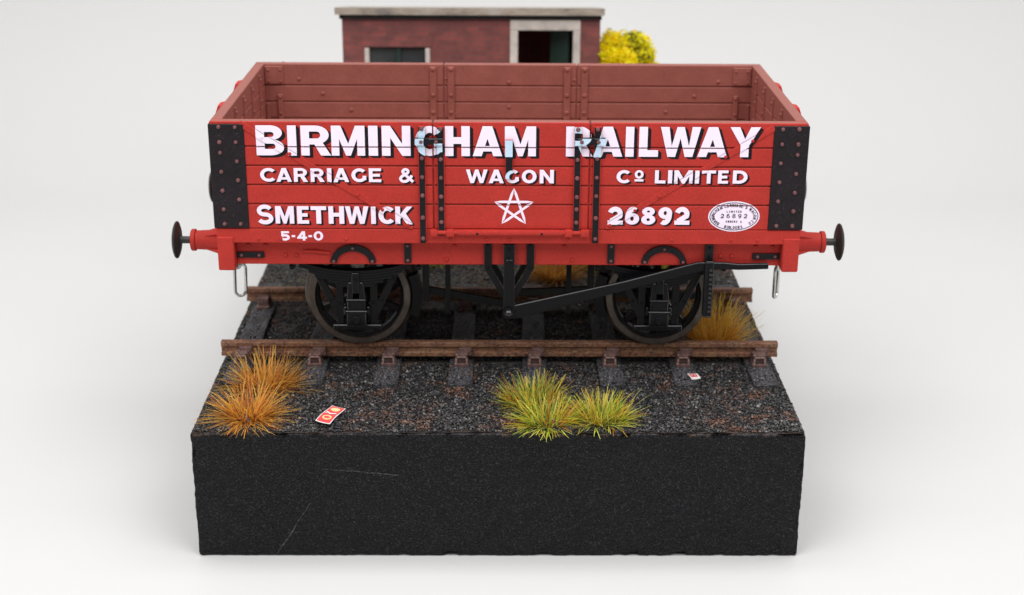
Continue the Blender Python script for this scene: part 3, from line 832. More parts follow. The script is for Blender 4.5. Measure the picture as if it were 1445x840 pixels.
gx = lambda: None
def guard_mb():      # W-iron
    mb = MB(['under'])
    y0, y1 = -2.40, -2.33
    for s in (-1, 1):
        mb.prism([(s * .27, .66), (s * .42, .66), (s * .42, 2.05), (s * .27, 2.05)], [], y0, y1, .008)
        mb.prism([(s * .40, .80), (s * .46, .90), (s * .99, 2.05), (s * .85, 2.05), (s * .40, 1.12)], [], y0 - .012, y1 - .012, .008)
        for z in (1.15, 1.57): mb.bolt(s * .345, y0, z, .03, .03)
        mb.bolt(s * .52, y0 - .012, 1.20, .03, .03); mb.bolt(s * .74, y0 - .012, 1.68, .026, .03)
    return mb
def keep_mb():
    mb = MB(['under', 'rivet']); mb.box(-.50, .50, -2.46, -2.30, .565, .675, .015)
    for x in (-.37, .37): mb.bolt(x, -2.46, .62, .034, .03)
    return mb
def axlebox_mb():
    mb = MB(['under'])
    mb.box(-.20, .20, -2.58, -2.28, .685, 1.0, .025, 0, 2)
    mb.box(-.225, .225, -2.60, -2.28, .985, 1.03, .012)
    mb.box(-.185, .185, -2.57, -2.28, 1.03, 1.235, .02)
    mb.box(-.20, .20, -2.585, -2.28, 1.225, 1.27, .012)
    for s in (-1, 1):
        mb.prism([(s * .065, 1.265), (s * .19, 1.265), (s * .16, 1.60), (s * .14, 1.63), (s * .085, 1.63), (s * .072, 1.59)], [], -2.57, -2.3, .014)
        mb.box(*sorted((s * .205, s * .265)), -2.5, -2.3, .90, 1.08, .012)
    mb.lathe([(.085, -.01), (.085, .035), (.07, .045), (.062, .03), (.02, .03)], (0, -2.58, .83), (0, -1, 0), 20)
    for x in (-.14, .14): mb.bolt(x, -2.57, 1.13, .02, .02)
    return mb
def spring_mb():
    mb = MB(['under'])
    zf = lambda x: 1.70 + .235 * (x / 1.25) ** 2
    for k in range(6):
        hl = 1.32 - .19 * k; top = .06 * (2 - k)
        n = 14; up = []; lo = []
        for i in range(n + 1):
            x = -hl + 2 * hl * i / n; z = zf(x) + top
            up.append((x, z + .052)); lo.append((x, z))
        mb.prism(lo + up[::-1], [], -2.54 + .004 * k, -2.34 - .004 * k)
    mb.box(-.075, .075, -2.585, -2.30, 1.40, 1.84, .012); mb.bolt(0, -2.585, 1.70, .03, .03)
    for s in (-1, 1):
        mb.box(*sorted((s * 1.22, s * 1.34)), -2.56, -2.36, 1.90, 2.07, .02)
        mb.bolt(s * 1.28, -2.56, 1.96, .05, .05)
    return mb
g0 = guard_mb().build('axle_guard', wagon); keep_mb().build('keep_bar', g0); axlebox_mb().build('axlebox', g0); spring_mb().build('leaf_spring', g0)
g0.location = (-WX - .0, 0, 0)
for x, rz in ((3.075, 0), (-3.075, PI), (WX, PI)):
    c = copy_tree(g0, wagon); c.location = (x, 0, 0); c.rotation_euler = (0, 0, rz)

# ---- brake gear on both sides
for sgn in (-1, 1):
    T = None if sgn < 0 else (lambda v: (-v[0], -v[1], v[2]))
    mb = MB(['under'], T)
    for s in (-1, 1):
        for yy, k in ((-2.72, 0), (-2.25, .06)):
            P = [(.35, 2.55), (.50, 2.55), (.50, 2.0), (.10, 1.30), (.10, 1.0), (.0, 1.0), (.0, 1.30), (.35, 1.99)]
            mb.prism([(.012 + s * (u - k), v) for u, v in P], [], yy, yy + .06, .008)
        mb.bolt(.012 + s * .425, -2.72, 2.50, .03, .03); mb.bolt(.012 + s * .425, -2.72, 2.02, .03, .03)
    mb.box(-.10, .124, -2.83, -2.735, 1.04, 2.55, .012)
    for z in (2.44, 2.24): mb.bolt(.012, -2.83, z, .035, .03)
    mb.box(-.05, .08, -2.86, -2.80, 2.17, 2.23, .01)
    vh = mb.build('brake_hanger', wagon)
    mb = MB(['under', 'ball'], T)
    mb.cyl((.004, -2.88, 1.09), (.004, -2.6, 1.09), .125, n=24); mb.lathe([(.10, 0), (.10, .03), (.085, .06), (.05, .09), (.015, .1)], (.004, -2.875, 1.09), (0, -1, 0), 20, 1)
    mb.cyl((.004, -2.6, 1.09), (.004, -.0, 1.09), .06, n=12)
    mb.build('brake_shaft', vh)
    mb = MB(['under'], T)
    mb.prism([(0, .97), (.10, .955), (.22, .965), (2.31, 1.555), (3.66, 1.94), (3.9, 1.99), (4.3, 2.03), (4.6, 2.015), (5.2, 2.035), (5.2, 2.15), (4.6, 2.135), (4.32, 2.165), (3.8, 2.17), (3.55, 2.105), (2.305, 1.755), (.13, 1.245), (0, 1.21)], [], -2.81, -2.74, .012)
    mb.build('brake_lever', wagon)
    mb = MB(['under', 'black'], T); mb.mats = ['under', 'black', 'edge']; mb.edge = 2
    mb.box(3.93, 4.095, -2.90, -2.845, 1.05, 2.20, .01); mb.box(3.925, 4.085, -2.71, -2.665, 1.05, 2.53, .01); mb.box(3.925, 4.09, -2.76, -2.652, 2.20, 2.54, .01, 1)
    mb.box(3.93, 4.095, -2.90, -2.66, 1.03, 1.06, .01); mb.box(3.93, 4.095, -2.90, -2.66, 2.19, 2.22, .01)
    for z in (2.30, 2.46): mb.bolt(4.01, -2.76, z, .026, .03)
    for k in range(10): mb.bolt(4.035, -2.90, 1.16 + .098 * k, .04, .035, m=2)
    mb.build('lever_guard', wagon)
    # shoes, hangers and push rods inside the wheels
    for s in (-1, 1):
        mb = MB(['under'], T)
        a0 = 0 if s > 0 else 180
        o = arc(s * WX, WZ, 1.30, 1.30, 180 - 22, 180 + 22, 10) if s > 0 else arc(s * WX, WZ, 1.30, 1.30, -22, 22, 10)
        i_ = arc(s * WX, WZ, 1.10, 1.10, 180 - 22, 180 + 22, 10) if s > 0 else arc(s * WX, WZ, 1.10, 1.10, -22, 22, 10)
        mb.prism(o + i_[::-1], [], -1.80, -1.58)
        mb.box(*sorted((s * 1.64, s * 1.78)), -1.86, -1.80, .95, 2.45, .01)
        mb.box(*sorted((s * 1.20, s * 1.31)), -1.86, -1.80, .70, 2.45, .01)
        dx, dz = -s * 1.75, -.42; L = math.hypot(dx, dz); n = (-dz / L * .075, dx / L * .075)
        A = (s * 1.75, 1.20); B = (0, .88 + (.25 if s > 0 else 0))
        mb.prism([(A[0] - n[0], A[1] - n[1]), (B[0] - n[0], B[1] - n[1]), (B[0] + n[0], B[1] + n[1]), (A[0] + n[0], A[1] + n[1])], [], -1.78, -1.70, .008)
        mb.build('brake_shoe', wagon)

# ------------------------------------------------------------------ track
RG = 1.658
sleeper_x = [-5.64, -4.08, -2.525, -.975, .575, 2.13, 3.70, 5.275]
SLZ = -.40
def sleeper_mesh():
    bm = bmesh.new(); bmesh.ops.create_cube(bm, size=1)
    bmesh.ops.bevel(bm, geom=list(bm.edges), offset=.02, segments=1, affect='EDGES')
    for v in bm.verts: v.co = Vector((v.co.x * .50, v.co.y * 6.05, v.co.z * .30))
    for k in range(40):
        bmesh.ops.bisect_plane(bm, geom=bm.verts[:] + bm.edges[:] + bm.faces[:], plane_co=(0, -3 + 6 * (k + .5) / 40, 0), plane_no=(0, 1, 0))
    for k in range(5):
        bmesh.ops.bisect_plane(bm, geom=bm.verts[:] + bm.edges[:] + bm.faces[:], plane_co=(-.2 + .1 * k, 0, 0), plane_no=(1, 0, 0))
    for v in bm.verts:
        p = v.co; q = Vector((p.x * 9, p.y * 1.2, p.z * 9))
        v.co = p + Vector((noise.noise(q) * .018, noise.noise(q + Vector((9, 0, 0))) * .03, noise.noise(q + Vector((0, 9, 0))) * .034 + noise.noise(p * 14) * .012))
    mb = MB(['sleeper']); mb.frombm(bm); return mb
def chair_mb():
    mb = MB(['chair', 'chairdark', 'chairrim'])
    for s in (-1, 1):       # s=-1 outer jaw (towards the viewer on the near rail)
        mb.box(-.15, .15, *sorted((s * .08, s * .46)), SLZ - .01, SLZ + .07, .015)
        mb.box(-.13, .13, *sorted((s * .10, s * .36)), SLZ, -.155, .02)
    mb.box(-.13, .13, -.40, -.355, SLZ + .03, -.18, .012, 1)
    for a, b, c, d in ((-.13, -.09, SLZ + .03, -.18), (.09, .13, SLZ + .03, -.18), (-.13, .13, -.22, -.18), (-.13, .13, SLZ + .03, SLZ + .07)):
        mb.box(a, b, -.425, -.38, c, d, .008, 2)
    mb.box(-.06, .22, -.20, -.085, -.27, -.085, .015)        # wooden key
    return mb
first = None
SLAB = ['its end hidden by the orange grass at the left edge', 'second from the left, beside the orange grass', 'third from the left, between bare ballast on both sides', 'fourth from the left, left of the green grass', 'behind the green and yellow grass, fifth from the left', 'sixth from the left, right of the green grass', 'with the small white label lying on its end', 'rightmost, next to the right edge of the plinth']
for i, x in enumerate(sleeper_x):
    if first is None:
        first = sleeper_mesh().build('sleeper', None, .5); o = first
        c1 = chair_mb().build('rail_chair', o); c1.location = (0, -RG, 0)
        c2 = c1.copy(); COL.objects.link(c2); c2.parent = o; c2.location = (0, RG, 0); c2.rotation_euler = (0, 0, PI)
        for v in o.data.vertices: v.co.z += SLZ - .15
    else:
        o = copy_tree(first)
    o.location = (x, .0 if i else .03, random.uniform(-.006, .006)); o.rotation_euler = (0, 0, random.uniform(-.012, .012))
    tag(o, 'black timber sleeper, ' + SLAB[i], 'sleeper', 'sleepers under the track')
for s, lb in ((-1, 'rusty brown rail nearest the viewer, in front of the wagon wheels'), (1, 'rusty brown rail farther back, behind the wagon wheels')):
    mb = MB(['rust'])
    pf = [(-.085, -.02), (-.07, 0), (.07, 0), (.085, -.02), (.085, -.095), (.035, -.13), (.035, -.22), (.08, -.245), (.08, -.315), (-.08, -.315), (-.08, -.245), (-.035, -.22), (-.035, -.13), (-.085, -.095)]
    n = 60
    for k in range(n): pass
    mb.prism([(s * RG + a, b) for a, b in pf], [], -6.07, 5.72, axis='X')
    tag(mb.build('rail', None, .5), lb, 'rail', 'rails of the track')

# ------------------------------------------------------------------ plinth and ballast
BX0, BX1, BY0, BY1, BZ0, BZ1 = -6.095, 5.705, -5.12, 15.2, -3.166, -.515
def plinth():
    r = .05; vs = {}; V = []; F = []
    def P(p):
        k = tuple(round(c, 5) for c in p)
        if k in vs: return vs[k]
        q = Vector(p); c = Vector((min(max(q.x, BX0 + r), BX1 - r), min(max(q.y, BY0 + r), BY1 - r), min(max(q.z, BZ0 + r), BZ1 - r)))
        d = q - c
        if d.length > 1e-6: q = c + d.normalized() * r
        nn = d.normalized() if d.length > 1e-6 else Vector()
        edge = sum(1 for a, b, e in ((q.x, BX0, BX1), (q.y, BY0, BY1), (q.z, BZ0, BZ1)) if min(a - b, e - a) < .06)
        a = noise.noise(p_ * 1.1) * .006 + noise.noise(p_ * 5) * .005 if (p_ := Vector(p)) is not None else 0
        if edge >= 2:
            chipn = noise.noise(p_ * 3.1 + Vector((5, 2, 1))); a -= max(0, chipn - .15) * .16; a += noise.noise(p_ * 9) * .016
        q = q + nn * a
        vs[k] = len(V); V.append(q[:]); return vs[k]
    def lin(a, b, n): return [a + (b - a) * i / n for i in range(n + 1)]
    X = [BX0, BX0 + .02, BX0 + .05] + lin(BX0 + .1, BX1 - .1, 150) + [BX1 - .05, BX1 - .02, BX1]
    Y = [BY0, BY0 + .02, BY0 + .05] + lin(BY0 + .1, BY1 - .1, 160) + [BY1 - .05, BY1 - .02, BY1]
    Z = [BZ0, BZ0 + .02, BZ0 + .05] + lin(BZ0 + .1, BZ1 - .1, 34) + [BZ1 - .05, BZ1 - .02, BZ1]
    for A, B, mk in ((X, Z, lambda a, b: (a, BY0, b)), (X, Z, lambda a, b: (a, BY1, b)), (Y, Z, lambda a, b: (BX0, a, b)), (Y, Z, lambda a, b: (BX1, a, b)), (X, Y, lambda a, b: (a, b, BZ0)), (X, Y, lambda a, b: (a, b, BZ1))):
        for i in range(len(A) - 1):
            for j in range(len(B) - 1):
                F.append((P(mk(A[i], B[j])), P(mk(A[i + 1], B[j])), P(mk(A[i + 1], B[j + 1])), P(mk(A[i], B[j + 1]))))
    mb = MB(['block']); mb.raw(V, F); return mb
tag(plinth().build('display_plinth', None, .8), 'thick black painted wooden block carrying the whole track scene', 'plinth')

def on_sleeper(x, y):
    return abs(y) < 3.03 and any(abs(x - sx) < .26 for sx in sleeper_x)
def ground_z(x, y):
    return -.485 + noise.noise(Vector((x * .9, y * .9, 3))) * .02 - (.02 if abs(y) < 1.5 else 0) + (max(0, y - 3.2) * .02 if y < 8 else .096)
def ballast():
    rng = np.random.default_rng(11)
    V, F, tone = [], [], []
    # bed
    nx, ny = 118, 200
    for j in range(ny + 1):
        for i in range(nx + 1):
            x = BX0 + .03 + (BX1 - BX0 - .06) * i / nx; y = BY0 + .03 + (BY1 - BY0 - .06) * j / ny
            V.append((x, y, ground_z(x, y) - .02 + noise.noise(Vector((x * 7, y * 7, 0))) * .012))
    for j in range(ny):
        for i in range(nx):
            a = j * (nx + 1) + i; F.append((a, a + 1, a + nx + 2, a + nx + 1))
    nbed = len(F)
    base = np.array([(1, 0, 0), (-1, 0, 0), (0, 1, 0), (0, -1, 0), (0, 0, 1), (0, 0, -1)], float)
    tri = [(0, 2, 4), (2, 1, 4), (1, 3, 4), (3, 0, 4), (2, 0, 5), (1, 2, 5), (3, 1, 5), (0, 3, 5)]
    tn = [0.0] * nbed
    def strew(n, x0, x1, y0, y1, smin, smax):
        for _ in range(n):
            x = rng.uniform(x0, x1); y = rng.uniform(y0, y1)
            if on_sleeper(x, y): 
                if rng.random() > .05: continue
                z = SLZ
            elif abs(abs(y) - RG) < .09: continue
            else: z = ground_z(x, y)
            s = rng.uniform(smin, smax) * (1.5 if rng.random() > .93 else 1)
            Rm = np.linalg.qr(rng.normal(size=(3, 3)))[0]
            P = (base * (s * rng.uniform(.65, 1.25, size=(6, 1)))) @ Rm * np.array((1, 1, .8)) + np.array((x, y, z + s * .25))
            o = len(V); V.extend(map(tuple, P)); F.extend(tuple(i + o for i in t) for t in tri)
            t = rng.beta(1.5, 2.2); tn.extend([t] * 8)
    strew(30000, BX0 + .05, BX1 - .05, BY0 + .05, -1.75, .016, .034)
    strew(14000, BX0 + .05, BX1 - .05, -1.57, 1.6, .016, .032)
    strew(9000, BX0 + .05, BX1 - .05, 1.75, 6.5, .015, .035)
    strew(4000, BX0 + .05, BX1 - .05, 6.5, BY1 - .1, .02, .05)
    me = bpy.data.meshes.new('ballast'); me.from_pydata(V, [], F)
    me.materials.append(M['soil']); me.materials.append(M['stone'])
    mi = np.ones(len(F), dtype=np.int32); mi[:nbed] = 0; me.polygons.foreach_set('material_index', mi)
    at = me.attributes.new('tone', 'FLOAT', 'FACE'); at.data.foreach_set('value', tn)
    o = bpy.data.objects.new('ballast', me); COL.objects.link(o)
    tag(o, 'fine black and grey ballast gravel with rusty patches covering the plinth', 'ballast', None, 'stuff')
ballast()

# ------------------------------------------------------------------ grass tufts
def jit(c, rng, v=.25):
    k = 1 + rng.uniform(-v, v); return tuple(min(1, max(0, x * k * (1 + rng.uniform(-.12, .12)))) for x in c)
def tuft(label, loc, n, length, root, lean, pal, seed, wid=.017, squash=1.0):
    rng = random.Random(seed); V, F, C = [], [], []
    for _ in range(n):
        a = rng.uniform(0, 2 * PI); rr = root * math.sqrt(rng.random())
        p = Vector((rr * math.cos(a) * 1.2, rr * math.sin(a), -.01))
        a2 = a + rng.gauss(0, .6); th = rng.random() ** .8 * lean * .95 + lean * .25 * rr / root
        th = min(th, 1.52)
        L = length * (rng.uniform(.35, 1.0) if rng.random() < .6 else rng.uniform(.7, 1.05)) * (1.15 if rng.random() > .93 else 1); w = wid * rng.uniform(.6, 1.2)
        side = Vector((math.cos(a2 + PI / 2 + rng.uniform(-.8, .8)), math.sin(a2 + PI / 2), rng.uniform(-.3, .3))).normalized()
        c0, c1 = rng.choice(pal); c0 = jit(c0, rng); c1 = jit(c1, rng)
        o = len(V); cur = p; K = 4; droop = rng.uniform(.05, .45)
        for k in range(K + 1):
            t = k / K; ww = w * (1 - t * .75)
            V += [tuple(cur - side * ww / 2), tuple(cur + side * ww / 2)]
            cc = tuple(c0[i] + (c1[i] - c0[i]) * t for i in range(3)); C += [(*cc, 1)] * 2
            th2 = min(1.62, th + droop * t)
            cur = cur + Vector((math.sin(th2) * math.cos(a2), math.sin(th2) * math.sin(a2), math.cos(th2) * squash)) * (L / K)
            if cur.z < .02: cur.z = .02 + rng.random() * .02
        for k in range(K): F.append((o + 2 * k, o + 2 * k + 1, o + 2 * k + 3, o + 2 * k + 2))
    me = bpy.data.meshes.new('grass_tuft'); me.from_pydata(V, [], F); me.materials.append(M['grass'])
    at = me.color_attributes.new('tint', 'FLOAT_COLOR', 'POINT'); at.data.foreach_set('color', [x for c in C for x in c])
    me.shade_smooth()
    ob = bpy.data.objects.new('grass_tuft', me); COL.objects.link(ob); ob.location = loc
    return tag(ob, label, 'grass tuft', 'grass tufts on the plinth')
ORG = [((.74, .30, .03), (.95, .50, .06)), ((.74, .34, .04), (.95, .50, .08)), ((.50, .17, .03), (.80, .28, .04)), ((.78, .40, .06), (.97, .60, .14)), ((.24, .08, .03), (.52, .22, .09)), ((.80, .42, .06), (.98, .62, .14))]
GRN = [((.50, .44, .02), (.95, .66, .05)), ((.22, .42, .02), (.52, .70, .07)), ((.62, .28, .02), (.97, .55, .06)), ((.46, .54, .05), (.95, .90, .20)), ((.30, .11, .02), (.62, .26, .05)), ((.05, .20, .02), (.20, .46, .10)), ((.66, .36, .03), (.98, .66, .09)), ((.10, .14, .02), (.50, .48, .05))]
GRN2 = GRN + GRN[:1] * 2 + GRN[1:2] + GRN[3:4] * 2
DRY = [((.34, .13, .015), (.66, .32, .05)), ((.44, .19, .025), (.75, .42, .08)), ((.24, .09, .02), (.54, .24, .04))]
OLV = [((.17, .18, .02), (.55, .50, .07)), ((.22, .16, .02), (.62, .44, .07)), ((.11, .15, .02), (.40, .42, .06))]
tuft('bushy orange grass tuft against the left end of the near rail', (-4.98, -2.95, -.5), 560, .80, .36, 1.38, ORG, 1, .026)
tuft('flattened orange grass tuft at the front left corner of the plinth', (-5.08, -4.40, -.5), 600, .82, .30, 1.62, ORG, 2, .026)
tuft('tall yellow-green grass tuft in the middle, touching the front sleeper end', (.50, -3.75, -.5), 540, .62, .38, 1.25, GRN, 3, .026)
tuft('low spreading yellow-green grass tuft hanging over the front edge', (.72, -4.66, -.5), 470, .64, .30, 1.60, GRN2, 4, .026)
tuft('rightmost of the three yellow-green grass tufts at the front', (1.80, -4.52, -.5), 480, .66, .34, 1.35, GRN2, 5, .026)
tuft('upright orange grass tuft between the rails beside the right wheel', (4.52, -.60, -.5), 640, 1.12, .34, .88, [((.80, .40, .06), (1, .66, .12)), ((.70, .30, .04), (.98, .52, .08)), ((.85, .48, .08), (1, .74, .18))], 6, .028)
tuft('blurred dry brown grass tuft behind the far rail, below the wagon door', (1.15, 3.7, -.48), 420, 1.0, .35, 1.2, DRY, 7, .026)
tuft('blurred olive grass tuft behind the far rail, near the right wheel', (2.25, 4.5, -.48), 300, .95, .35, 1.0, OLV + DRY[:1], 8, .026)
tuft('blurred olive grass tuft behind the right wheel of the wagon', (4.0, 3.9, -.48), 320, 1.0, .3, .9, OLV, 9, .026)
tuft('small faint green grass tuft on the dark ground behind the left wheel', (-1.75, 4.6, -.48), 120, .45, .25, 1.1, OLV, 10, .026)
tuft('small faint yellow-green grass tuft on the dark ground left of the brake hanger', (-.55, 4.9, -.48), 110, .4, .2, 1.0, OLV, 12, .026)

# ------------------------------------------------------------------ litter
def sheet(name, P, z, curl, nx=10, ny=6, thick=.008):
    """small curled card over the quad P (four xy corners)"""
    def at(u, v):
        x = (1 - u) * (1 - v) * P[0][0] + u * (1 - v) * P[1][0] + u * v * P[2][0] + (1 - u) * v * P[3][0]
        y = (1 - u) * (1 - v) * P[0][1] + u * (1 - v) * P[1][1] + u * v * P[2][1] + (1 - u) * v * P[3][1]
        return (x, y, z + curl * (math.sin(v * PI * 1.5) * .6 + (u - .5) ** 2 * 1.5 + .25))
    return at
def card(mb, at, u0, u1, v0, v1, h, m, n=10):
    vs = []; fs = []
    for top in (1, 0):
        for j in range(n + 1):
            for i in range(n + 1):
                x, y, z = at(u0 + (u1 - u0) * i / n, v0 + (v1 - v0) * j / n); vs.append((x, y, z + (h if top else h - .006)))
    N = (n + 1) ** 2
    for j in range(n):
        for i in range(n):
            a = j * (n + 1) + i; fs += [(a, a + 1, a + n + 2, a + n + 1), (N + a, N + a + n + 1, N + a + n + 2, N + a + 1)]
    for k in range(n):
        for a, b in ((k, k + 1), (n * (n + 1) + k + 1, n * (n + 1) + k), ((k + 1) * (n + 1), k * (n + 1)), (k * (n + 1) + n, (k + 1) * (n + 1) + n)): fs.append((a, N + a, N + b, b))
    mb.raw(vs, fs, m)
def blob(mb, at, poly, h, m):
    vs = [at(u, v) for u, v in poly]; mb.raw([(x, y, z + h) for x, y, z in vs] + [(x, y, z + h - .004) for x, y, z in vs], [tuple(range(len(vs)))] + [(i, (i + 1) % len(vs), len(vs) + (i + 1) % len(vs), len(vs) + i) for i in range(len(vs))], m)
at = sheet('leaflet', [(-3.74, -4.74), (-3.44, -4.90), (-3.21, -4.15), (-3.49, -4.00)], -.43, .03)
mb = MB(['card', 'cardred', 'cardyel'])
card(mb, at, 0, 1, 0, 1, 0, 0); card(mb, at, .06, .94, .03, .48, .008, 1); card(mb, at, .06, .94, .52, .97, .008, 1)
blob(mb, at, arc(.52, .25, .30, .12, 0, 360, 20)[:-1], .016, 2); blob(mb, at, arc(.50, .78, .32, .12, 0, 360, 20)[:-1], .016, 2)
blob(mb, at, arc(.52, .25, .20, .05, 0, 360, 16)[:-1], .022, 1); blob(mb, at, [(.3, .80), (.5, .755), (.7, .80), (.5, .78)], .022, 0)
blob(mb, at, [(.15, .52), (.5, .43), (.85, .50), (.85, .56), (.5, .49), (.15, .57)], .022, 0)
tag(mb.build('leaflet', None, .6), 'red and orange printed scrap of card with white border, lying on the front ballast', 'litter')
at = sheet('label', [(3.735, -2.50), (3.965, -2.74), (3.99, -2.45), (3.93, -2.44)], -.385, .008)
at = sheet('label', [(3.78, -2.80), (3.97, -2.74), (3.93, -2.47), (3.72, -2.48)], -.385, .012)
mb = MB(['card', 'cardred'])
card(mb, at, 0, 1, 0, 1, 0, 0, 6); card(mb, at, .12, .80, .30, .88, .008, 1, 6)
blob(mb, at, [(.25, .45), (.32, .45), (.36, .7), (.29, .7)], .014, 0); blob(mb, at, [(.55, .42), (.62, .42), (.64, .72), (.57, .72)], .014, 0)
tag(mb.build('paper_label', None, .6), 'tiny white paper label with a red square, lying on a sleeper end at right', 'litter')

# ------------------------------------------------------------------ hut behind
hut = empty('brick_hut', (-1.0, 11.0, -.42))
tag(hut, 'blurred red brick hut with flat pale roof and open doorway behind the wagon', 'hut')
def hb(mb, name, parent=None):
    mb.T = lambda v: (v[0] + 1.0, v[1] - 11.0, v[2] + .42)
    return mb.build(name, parent or hut, .5)
HXL, HXR, HYF, HYB, HZ = -4.64, 2.65, 11.0, 14.3, 4.76
mb = MB(['brick', 'dark'])
mb.prism([(HXL, -.5), (HXR, -.5), (HXR, HZ), (HXL, HZ)], [[(.22, -.35), (1.98, -.35), (1.98, 4.45), (.22, 4.45)], [(-3.93, 1.6), (-2.24, 1.6), (-2.24, 3.85), (-3.93, 3.85)]], HYF, HYF + .3)
mb.box(HXL, HXL + .3, HYF + .302, HYB, -.5, HZ - .50, 0); mb.box(HXR - .3, HXR, HYF + .302, HYB, -.5, HZ - .50, 0)
mb.box(HXL + .302, HXR - .302, HYB - .3, HYB, -.5, HZ - .50, 0); mb.box(HXL + .302, HXR - .302, HYF + .302, HYB - .302, -.5, -.38, 0, 1)
hb(mb, 'wall')
mb = MB(['roof']); 
q = [(HYF - .22, 4.80), (HYF - .22, 5.00), (HYB + .2, 4.43), (HYB + .2, 4.23)]
mb.prism(q, [], -4.81, 2.75, axis='X')
hb(mb, 'roof')
mb = MB(['dark']); mb.box(-4.70, 2.68, HYF - .10, HYF + .2, 4.66, 4.80, .01); hb(mb, 'eaves_shade_strip')  # near-black strip painting in the shadow line below the roof edge
mb = MB(['cream'])
mb.box(.10, .325, HYF - .06, HYF + .2, -.5, 4.344, .02); mb.box(1.885, 2.09, HYF - .06, HYF + .2, -.5, 4.344, .02); mb.box(.10, 2.09, HYF - .06, HYF + .2, 4.346, 4.65, .02)
fr = hb(mb, 'door_frame')
mb = MB(['green']); mb.box(1.22, 1.86, HYF + .55, HYF + .62, -.4, 4.3, .02, rot=Matrix.Rotation(R(-35), 3, 'Z')); hb(mb, 'door')
mb = MB(['cream', 'glass', 'green'])
mb.box(-4.02, -3.89, HYF - .05, HYF + .15, 1.5, 3.83, .02); mb.box(-2.30, -2.17, HYF - .05, HYF + .15, 1.5, 3.83, .02); mb.box(-4.02, -2.17, HYF - .08, HYF + .15, 1.35, 1.5, .02)
wn = hb(mb, 'window')
mb = MB(['glass']); mb.box(-3.9, -2.3, HYF + .12, HYF + .14, 1.5, 3.85, 0); hb(mb, 'pane', wn)
mb = MB(['green']); mb.box(-3.12, -3.0, HYF + .05, HYF + .11, 1.5, 3.84, .01); hb(mb, 'glazing_bar', wn)
mb = MB(['brick']); mb.box(-4.1, -2.1, HYF - .03, HYF + .1, 3.86, 4.22, .01); hb(mb, 'lintel')

# ------------------------------------------------------------------ yellow bush beside the hut
bush = empty('flowering_bush', (3.35, 11.6, -.42))
tag(bush, 'blurred bush with bright yellow blossom right of the brick hut', 'bush')
rng = random.Random(21)
mb = MB(['bark']); mb.tube([(0, 0, -.05), (.05, .02, 1.2), (-.05, 0, 2.6), (.05, 0, 4.0)], .09)
for k in range(9):
    a = rng.uniform(0, 2 * PI); z = rng.uniform(.6, 3.0); mb.tube([(0, 0, z), (.4 * math.cos(a), .4 * math.sin(a), z + .5), (.75 * math.cos(a), .7 * math.sin(a), z + 1.2)], .035, 6)
mb.build('stem', bush)
V, F, C = [], [], []
cl = []
for k in range(120):
    z = rng.uniform(.6, 4.45) if k < 45 else rng.uniform(2.6, 4.45)
    rad = .95 * math.sqrt(max(.02, 1 - (max(0, z - 3.1) / 1.62) ** 2)) * math.sqrt(rng.random()); a = rng.uniform(0, 2 * PI)
    cl.append((rad * math.cos(a), rad * math.sin(a), z, rng.uniform(.2, .36), rng.random()))
for (x, y, z, r_, g) in cl:
    for _ in range(190):
        d = Vector((rng.gauss(0, 1), rng.gauss(0, 1), rng.gauss(0, 1))).normalized() * r_ * rng.random() ** .4
        p = Vector((x, y, z)) + d; s = rng.uniform(.04, .08)
        u = Vector((rng.gauss(0, 1), rng.gauss(0, 1), rng.gauss(0, 1))).normalized(); w = u.orthogonal().normalized()
        o = len(V); V += [tuple(p - u * s), tuple(p + w * s * .6), tuple(p + u * s), tuple(p - w * s * .6)]; F.append((o, o + 1, o + 2, o + 3))
        c = (1, .84, .002) if rng.random() < (.97 if g > .1 else .55) else ((.45, .45, .02) if rng.random() < .6 else (.12, .15, .02))
        C += [(*jit(c, rng, .15), 1)] * 4
me = bpy.data.meshes.new('foliage'); me.from_pydata(V, [], F); me.materials.append(M['petal'])
at_ = me.color_attributes.new('tint', 'FLOAT_COLOR', 'POINT'); at_.data.foreach_set('color', [x for c in C for x in c])
fo = bpy.data.objects.new('foliage', me); COL.objects.link(fo); fo.parent = bush

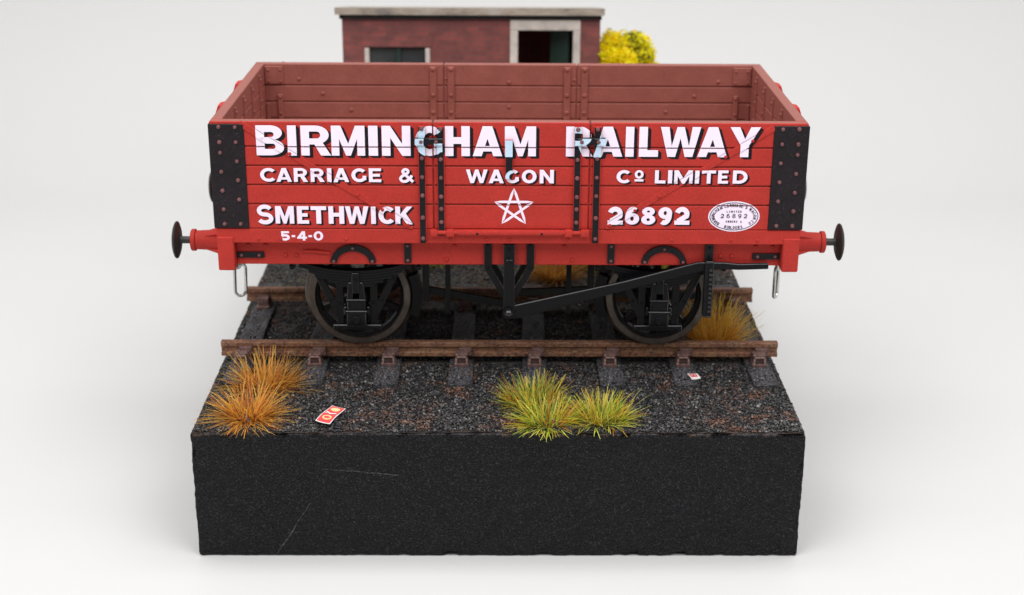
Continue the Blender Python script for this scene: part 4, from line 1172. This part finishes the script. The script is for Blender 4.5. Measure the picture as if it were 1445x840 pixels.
# ------------------------------------------------------------------ white sweep the plinth stands on
mb = MB(['sheet']); pr = []
zf = BZ0 - .012; yb, rad = 19.5, 9.0
for y in (-60, -30, -15, -5, 5, 12, 17): pr.append((y, zf))
for k in range(0, 25): a = R(86 * k / 24); pr.append((yb + rad * math.sin(a), zf + rad - rad * math.cos(a)))
pr.append((yb + rad + 4.5, zf + 66))
vs = []; 
for x in (-75, 75): vs += [(x, y, z) for y, z in pr]
n = len(pr); mb.raw(vs, [(i, i + 1, n + i + 1, n + i) for i in range(n - 1)])
bd = mb.build('backdrop', None, 1.2); tag(bd, 'seamless white sheet curving up behind the model', 'backdrop', None, 'structure')
bm = bmesh.new(); bm.from_mesh(bd.data)
bm.faces.ensure_lookup_table()
if bm.faces[0].normal.z < 0:
    for f in bm.faces: f.normal_flip()
bm.to_mesh(bd.data); bm.free()

# ------------------------------------------------------------------ light tent lamps, added backdrop lamp and camera
wd = bpy.data.worlds.new('World'); sc.world = wd; wd.use_nodes = True
wd.node_tree.nodes['Background'].inputs[0].default_value = (1, .995, .985, 1)
wd.node_tree.nodes['Background'].inputs[1].default_value = .38
def area(name, loc, target, sx, sy, energy, col=(1, 1, 1)):
    l = bpy.data.lights.new(name, 'AREA'); l.shape = 'RECTANGLE'; l.size = sx; l.size_y = sy; l.energy = energy; l.color = col
    o = bpy.data.objects.new(name, l); COL.objects.link(o); o.location = loc
    o.rotation_euler = (Vector(target) - Vector(loc)).to_track_quat('-Z', 'Y').to_euler(); return o
area('area_lamp', (-17, -22, 36), (-4, -1, 0), 24, 28, 9500)
area('area_lamp', (17, -22, 36), (4, -1, 0), 24, 28, 9500)
area('area_lamp', (0, -4, 54), (0, -2, 0), 90, 40, 8500)
area('area_lamp', (0, 4, 48), (0, 27, 8), 90, 14, 13500)  # lamp added at the rear to brighten and even out the backdrop

cam = bpy.data.cameras.new('camera'); co = bpy.data.objects.new('camera', cam); COL.objects.link(co)
fwd = Vector((0.00910514, 0.93764861, -0.34746536)); rt = Vector((0.99995565, -0.00770149, 0.00542051)); up = Vector((-0.00240653, 0.3474993, 0.93767715))
mw = Matrix((rt, up, -fwd)).transposed().to_4x4(); mw.translation = Vector((-0.20469024, -30.61091344, 11.71693232)); co.matrix_world = mw
cam.sensor_width = 36; cam.lens = 51.761; cam.clip_start = .5; cam.clip_end = 500
cam.dof.use_dof = True; cam.dof.focus_distance = 27.6; cam.dof.aperture_fstop = cam.lens * 1e-3 / .165
sc.camera = co
sc.render.engine = 'CYCLES'
sc.view_settings.view_transform = 'Standard'; sc.view_settings.look = 'None'; sc.view_settings.exposure = 0; sc.view_settings.gamma = 1
sc.cycles.use_denoising = True
sc.render.resolution_x, sc.render.resolution_y = 1024, 595
